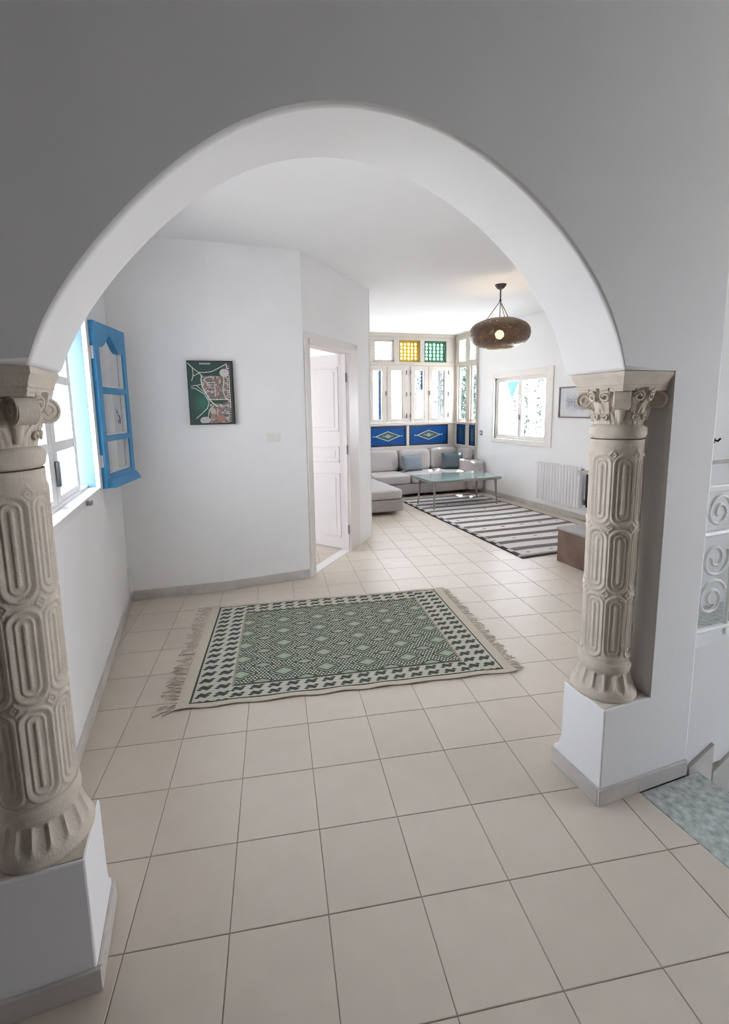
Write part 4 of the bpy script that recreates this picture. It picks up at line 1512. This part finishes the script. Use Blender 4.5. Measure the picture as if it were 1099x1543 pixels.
rim = (U < 0.02) | (U > 0.965) | (V < 0.016) | (V > 0.984)
colr[rim] = s2l((34, 32, 32))
painted_sheet('map_print', nu, nv, lambda U, V: np.stack([q0.x + PD.x * PW_ * U + PN.x * 0.0012, q0.y + PD.y * PW_ * U + PN.y * 0.0012, PZ0 + V * (PZ1 - PZ0)], -1), colr, M['print'], poster)

# ---- light switch on the back wall
sw = tag(empty('light_switch', bw2(0.49, 0, 1.36)), 'white double light switch plate left of the open door', 'switch')
def sw_box(b, a0, a1, d0, d1, z0, z1):
    vs = [bw2(a, d, z) for z in (z0, z1) for a, d in ((a0, d0), (a1, d0), (a1, d1), (a0, d1))]
    return b.add(vs, [(0, 3, 2, 1), (4, 5, 6, 7), (0, 1, 5, 4), (1, 2, 6, 5), (2, 3, 7, 6), (3, 0, 4, 7)])
sw_box(MB(), 0.425, 0.560, 0.0, 0.010, 1.318, 1.400).build('plate', M['white'], sw, bevel=0.003)
for a in (0.435, 0.496):
    sw_box(MB(), a, a + 0.054, 0.009, 0.016, 1.330, 1.388).build('rocker', M['trim'], sw, bevel=0.003)

# ---- vertical access-panel seam (cover plate) low on the back wall, by the kink
b = MB()
vs = [bw(a, d, z) for z in (0.086, 0.40) for a, d in ((0.790, 0.0), (0.80, 0.0), (0.80, 0.005), (0.790, 0.005))]
b.add(vs, [(0, 3, 2, 1), (4, 5, 6, 7), (0, 1, 5, 4), (1, 2, 6, 5), (2, 3, 7, 6), (3, 0, 4, 7)])
structure(b.build('trim_5', M['wall']))
# corner box cover
cb = MB().box(XL, 2.905, 0.08, XL + 0.028, 2.945, 0.30)
tag(cb.build('cable_cover', M['white'], None, bevel=0.003), 'slim white cable cover low in the wall corner under the window', 'cable cover')

# ---- sofa
sofa = tag(empty('corner_sofa', (4.0, 6.2, 0)), 'grey fabric corner sofa with a chaise under the far window bay', 'sofa')
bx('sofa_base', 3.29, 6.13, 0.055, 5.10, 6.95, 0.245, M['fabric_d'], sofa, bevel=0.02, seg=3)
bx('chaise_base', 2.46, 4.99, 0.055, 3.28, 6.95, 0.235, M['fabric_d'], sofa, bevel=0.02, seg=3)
for x0, x1 in ((3.30, 3.965), (3.972, 4.645), (4.652, 5.095)):
    MB().sup(((x0 + x1) / 2, 6.44, 0.325), ((x1 - x0) / 2, 0.33, 0.088), 0.28, 0.16, 36, 18).build('seat_cushion', M['fabric'], sofa, smooth=True)
MB().sup((2.87, 5.86, 0.305), (0.412, 0.885, 0.078), 0.25, 0.12, 40, 18).build('chaise_cushion', M['fabric'], sofa, smooth=True)
for x0, x1, y, tilt in ((2.52, 3.23, 6.80, 0.10), (3.30, 3.975, 6.78, 0.16), (4.0, 4.655, 6.80, 0.10), (4.67, 5.29, 6.82, 0.08)):
    xf = Matrix.Rotation(-tilt, 3, 'X')
    MB().sup(((x0 + x1) / 2, y, 0.595), ((x1 - x0) / 2, 0.115, 0.205), 0.36, 0.30, 36, 22, xf).build('back_cushion', M['fabric'], sofa, smooth=True)
xf = Matrix.Rotation(0.12, 3, 'Y')
MB().sup((5.262, 6.47, 0.69), (0.072, 0.19, 0.115), 0.36, 0.30, 30, 20, xf).build('back_cushion', M['fabric'], sofa, smooth=True)
MB().sup((5.22, 6.44, 0.332), (0.128, 0.51, 0.275), 0.22, 0.16, 40, 24).build('arm', M['fabric'], sofa, smooth=True)
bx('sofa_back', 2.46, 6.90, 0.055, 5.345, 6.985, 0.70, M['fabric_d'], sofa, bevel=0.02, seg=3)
for x, y in ((2.55, 5.3), (3.10, 5.3), (3.45, 6.35), (5.0, 6.35), (2.55, 6.88), (5.0, 6.88)):
    bx('foot', x - 0.03, y - 0.03, 0.0, x + 0.03, y + 0.03, 0.06, M['black'], sofa)

def cushion(name, c0, hw, hh, ht, yaw, tilt, m_, label):
    xf = Matrix.Rotation(yaw, 3, 'Z') @ Matrix.Rotation(-tilt, 3, 'X')
    b = MB()
    n = 25
    root = empty(name, (c0[0], c0[1], c0[2] - hh))
    def sheet(sgn):
        def fn(u, v):
            a, d = 2 * u - 1, 2 * v - 1
            pin = 1 - 0.06 * (a * a * d * d) 
            pinch = 1 - 0.05 * (1 - abs(d)) * abs(a) ** 3
            x = hw * a * (1 - 0.05 * (1 - d * d))
            z = hh * d * (1 - 0.05 * (1 - a * a))
            th_ = ht * max(0.0, (1 - a ** 4)) ** 0.5 * max(0.0, (1 - d ** 4)) ** 0.5
            p = xf @ Vector((x, sgn * th_, z))
            return p + Vector(c0)
        return fn
    b.grid(n, n, sheet(-1))
    b.grid(n, n, sheet(1))
    b.build('cushion_cover', m_, root, smooth=True)
    pts = []
    for k in range(4 * 12 + 1):
        q = k / 12.0
        s_, f_ = int(q) % 4, q - int(q)
        a, d = [(-1 + 2 * f_, -1), (1, -1 + 2 * f_), (1 - 2 * f_, 1), (-1, 1 - 2 * f_)][s_]
        pts.append(xf @ Vector((hw * a * (1 - 0.05 * (1 - d * d)), 0, hh * d * (1 - 0.05 * (1 - a * a)))) + Vector(c0))
    MB().tube(pts, 0.005, 6).build('piping', m_, root, smooth=True)
    tag(root, label, 'cushion', 'cushions on the sofa')
cushion('throw_cushion', (4.185, 6.56, 0.555), 0.205, 0.150, 0.075, 0.10, 0.30, M['pillow1'], 'pale blue-grey cushion leaning on the sofa behind the table')
cushion('throw_cushion', (5.02, 6.50, 0.560), 0.205, 0.155, 0.080, -0.35, 0.28, M['pillow2'], 'dark slate cushion leaning in the corner by the sofa arm')

# ---- coffee table
tb_ = tag(empty('coffee_table', (4.44, 5.35, 0)), 'coffee table with a teal glass top and slim splayed legs', 'table')
def rrect(x0, y0, x1, y1, r_, n=6):
    pts = []
    for cx_, cy_, a0 in ((x1 - r_, y1 - r_, 0), (x0 + r_, y1 - r_, 90), (x0 + r_, y0 + r_, 180), (x1 - r_, y0 + r_, 270)):
        for k in range(n + 1):
            a = R(a0 + 90 * k / n)
            pts.append((cx_ + r_ * math.cos(a), cy_ + r_ * math.sin(a)))
    return pts
xyz = lambda x, y, z: (x, y, z)
MB().prism(rrect(3.80, 5.06, 5.10, 5.80, 0.06), xyz, 0.436, 0.450).build('table_top', M['tabletop'], tb_, bevel=0.003)
b = MB()
ou, inn = rrect(3.80, 5.06, 5.10, 5.80, 0.06), rrect(3.825, 5.085, 5.075, 5.775, 0.045)
for k in range(len(ou)):
    k2 = (k + 1) % len(ou)
    b.prism([ou[k], ou[k2], inn[k2], inn[k]], xyz, 0.408, 0.437)
b.build('table_frame', M['tableleg'], tb_)
for (tx, ty), (fx, fy) in zip(((3.90, 5.16), (3.90, 5.66), (5.02, 5.16), (5.02, 5.68)), ((3.80, 5.00), (3.775, 5.50), (4.935, 4.985), (4.985, 5.64))):
    MB().tube([(tx, ty, 0.432), (tx * 0.55 + fx * 0.45, ty * 0.55 + fy * 0.45, 0.22), (fx, fy, 0.0185)], [0.020, 0.017, 0.012], 12).build('leg', M['tableleg'], tb_, smooth=True, auto=50)

# ---- radiator
rad = tag(empty('radiator', (5.32, 4.08, 0.15)), 'white ribbed radiator on the wall under the framed picture', 'radiator')
nf = 15
y0, y1 = 3.66, 4.52
for k in range(nf):
    yc = y0 + (y1 - y0) * (k + 0.5) / nf
    hw = (y1 - y0) / nf / 2 - 0.0045
    MB().prism(rrect(5.285, yc - hw, 5.355, yc + hw, min(hw - 0.002, 0.018), 3), xyz, 0.175, 0.745).build('fin', M['rad'], rad, bevel=0.004)
bx('header', 5.305, y0, 0.195, 5.335, y1, 0.235, M['rad'], rad)
bx('header', 5.305, y0, 0.685, 5.335, y1, 0.725, M['rad'], rad)
bx('bracket', 5.33, 3.85, 0.60, 5.398, 3.88, 0.66, M['rad'], rad)
bx('bracket', 5.33, 4.30, 0.60, 5.398, 4.33, 0.66, M['rad'], rad)
MB().tube([(5.32, 3.66, 0.705), (5.32, 3.60, 0.705), (5.322, 3.575, 0.69), (5.322, 3.565, 0.64), (5.322, 3.565, 0.26), (5.335, 3.565, 0.22), (5.375, 3.56, 0.215)], 0.017, 10).build('pipe', M['black'], rad, smooth=True)
MB().lathe([(0.026, 0.67), (0.030, 0.675), (0.030, 0.725), (0.020, 0.735)], 14, 5.322, 3.575).build('valve', M['white'], rad, smooth=True, auto=40)
MB().lathe([(0.022, 0.24), (0.022, 0.30)], 12, 5.322, 3.60).build('return_valve', M['grey_metal'], rad)

# ---- framed picture on the right wall
pic = tag(empty('picture_frame', (XR, 3.92, 1.41)), 'framed grey sketch in a thin brown frame above the radiator', 'picture')
y0, y1, z0, z1 = 3.62, 4.21, 1.405, 1.842
b = MB()
t = 0.020
b.box(XR - 0.024, y0, z0, XR, y0 + t, z1)
b.box(XR - 0.024, y1 - t, z0, XR, y1, z1)
b.box(XR - 0.024, y0 + t, z0, XR, y1 - t, z0 + t)
b.box(XR - 0.024, y0 + t, z1 - t, XR, y1 - t, z1)
b.build('frame', M['frame_brown'], pic, bevel=0.002)
nu, nv = 130, 100
U, V = np.meshgrid(np.linspace(0, 1, nu), np.linspace(0, 1, nv))
colr = np.empty(U.shape + (3,))
colr[:] = s2l((222, 222, 226))
art = (U > 0.14) & (U < 0.86) & (V > 0.16) & (V < 0.84)
nz_ = rng.random((26, 34))
ni = nz_[np.clip((V * 26).astype(int), 0, 25), np.clip((U * 34).astype(int), 0, 33)]
shape_ = np.exp(-(((U - 0.52) / 0.20) ** 2 + ((V - 0.48) / 0.24) ** 2)) + 0.7 * np.exp(-(((U - 0.27) / 0.08) ** 2 + ((V - 0.52) / 0.22) ** 2)) + 0.8 * np.exp(-(((U - 0.72) / 0.1) ** 2 + ((V - 0.40) / 0.2) ** 2))
tone = np.clip(shape_ * (0.25 + 0.95 * ni), 0, 1)
colr[art] = (s2l((226, 228, 234)) * (1 - tone[..., None]) + s2l((104, 110, 122)) * tone[..., None])[art]
# U runs along -y so the print reads the right way round from the room
painted_sheet('sketch_print', nu, nv, lambda U, V: np.stack([np.full_like(U, XR - 0.008), y1 - t - U * (y1 - y0 - 2 * t), z0 + t + V * (z1 - z0 - 2 * t)], -1), colr, M['print'], pic)
bx('glazing', XR - 0.014, y0 + t, z0 + t, XR - 0.0125, y1 - t, z1 - t, M['glass'], pic)

# ---- small wall switch near the bay
s3 = tag(empty('wall_socket', (XR, 6.14, 1.06)), 'small grey wall switch between the bay and the white window', 'switch')
bx('plate', XR - 0.012, 6.105, 1.055, XR, 6.175, 1.14, M['grey_metal'], s3, bevel=0.003)
bx('rocker', XR - 0.018, 6.125, 1.075, XR - 0.01, 6.155, 1.12, M['white'], s3, bevel=0.002)

# ---- low wooden bench behind the right column
bn = tag(empty('low_bench', (4.3, 2.1, 0)), 'low dark wooden bench with a grey top at the edge of the striped rug', 'bench')
bx('side_board', 3.835, 1.62, 0.0, 3.865, 2.455, 0.335, M['wood'], bn, bevel=0.003)
bx('side_board', 4.90, 1.62, 0.0, 4.93, 2.455, 0.335, M['wood'], bn, bevel=0.003)
bx('back_board', 3.865, 2.42, 0.02, 4.90, 2.445, 0.335, M['wood'], bn)
bx('bench_top', 3.825, 1.61, 0.335, 4.94, 2.465, 0.358, M['woodtop'], bn, bevel=0.004)
bx('shelf', 3.865, 1.64, 0.15, 4.90, 2.42, 0.168, M['wood'], bn)

# ---- wrought-iron railing on the stair parapet
rl = tag(empty('stair_railing', (3.2, 0.05, 0.58)), 'white wrought-iron scrollwork railing on the parapet beyond the right column', 'railing')
ry_ = 0.05
MB().box(2.31, ry_ - 0.02, 1.235, 4.1, ry_ + 0.02, 1.265).build('handrail', M['iron'], rl, bevel=0.006)
MB().tube([(2.31, ry_, 1.05), (4.1, ry_, 1.09)], 0.016, 8).build('middle_rail', M['iron'], rl)
MB().tube([(2.31, ry_, 0.62), (4.1, ry_, 0.62)], 0.012, 8).build('bottom_rail', M['iron'], rl)
for k in range(9):
    x = 2.33 + 0.21 * k
    MB().tube([(x, ry_, 0.575), (x, ry_, 1.24)], 0.009, 8).build('baluster', M['iron'], rl)
def spiral(cx_, cz_, r_, turns, a0, dirn):
    return [(cx_ + r_ * (1 - 0.8 * q) * math.cos(a0 + dirn * q * turns * 2 * math.pi), ry_, cz_ + r_ * (1 - 0.8 * q) * math.sin(a0 + dirn * q * turns * 2 * math.pi)) for q in np.linspace(0, 1, 34)]
for k in range(8):
    x = 2.435 + 0.21 * k
    for cz_, r_, d_ in ((1.145, 0.075, 1), (0.94, 0.085, -1), (0.76, 0.09, 1)):
        MB().tube(spiral(x, cz_, r_, 1.6, 0.4, d_), 0.008, 7).build('scroll', M['iron'], rl, smooth=True)
hk = tag(empty('wall_hook', (3.99, 1.15, 1.30)), 'tiny dark hook on the stairwell wall above the railing', 'hook')
bx('plate', 3.97, 1.138, 1.295, 4.03, 1.15, 1.335, M['black'], hk, bevel=0.003)
MB().tube([(4.0, 1.14, 1.325), (4.0, 1.10, 1.315), (4.0, 1.085, 1.335)], 0.008, 8).build('prong', M['black'], hk)

# ---- greenery outside the windows
def foliage(name, pts_fn, n, size, label):
    b = MB()
    for k in range(n):
        p = Vector(pts_fn())
        a = Vector((random.gauss(0, 1), random.gauss(0, 1), random.gauss(0, 1))).normalized()
        c_ = a.orthogonal().normalized()
        d = a.cross(c_)
        s_ = size * random.uniform(0.6, 1.3)
        b.add([p - c_ * s_, p + d * s_ * 0.5, p + c_ * s_, p - d * s_ * 0.5, p + a * s_ * 0.12], [(0, 1, 4), (1, 2, 4), (2, 3, 4), (3, 0, 4)])
    o = b.build(name, M['leaf'])
    tag(o, label, 'plant' if label else None, kind='stuff')
    return o
strands = [(random.uniform(5.85, 6.05), random.uniform(5.18, 5.85)) for _ in range(11)]
def vine():
    x, y = random.choice(strands)
    return (x + random.gauss(0, .02), y + random.gauss(0, .025), random.uniform(1.0, 2.25))
foliage('creeper', vine, 620, 0.030, 'hanging creeper leaves outside the white window on the right')
def grow_tree(x, y, zc, rx_, rz_, n, leaf, m_, label):
    t_ = tag(empty('tree', (x, y, -3.2)), label, 'tree')
    MB().tube([(x, y, -3.2), (x + 0.03, y - 0.03, -1.0), (x, y, zc - 0.3)], [0.10, 0.08, 0.05], 10).build('trunk', M['wood'], t_, smooth=True)
    def pt():
        while True:
            p = [random.gauss(0, .55) for _ in range(3)]
            if sum(q * q for q in p) < 1.0:
                return (x + rx_ * p[0], y + rx_ * p[1], zc + rz_ * p[2])
    cr_ = foliage('crown', pt, n, leaf, None)
    cr_.data.materials[0] = M[m_]
    for v_ in cr_.data.vertices:
        v_.co -= Vector((x, y, -3.2))
    cr_.parent = t_
    return t_
M['leaf_far'] = mat('painted_haze_leaf', (0.050, 0.068, 0.095), 0.8, noise=0.2, nscale=2)  # glare haze on the far tree is put into its leaf colour
grow_tree(7.36, 9.75, 1.85, 0.85, 1.15, 2600, 0.065, 'leaf', 'dark green tree outside the side window of the bay')
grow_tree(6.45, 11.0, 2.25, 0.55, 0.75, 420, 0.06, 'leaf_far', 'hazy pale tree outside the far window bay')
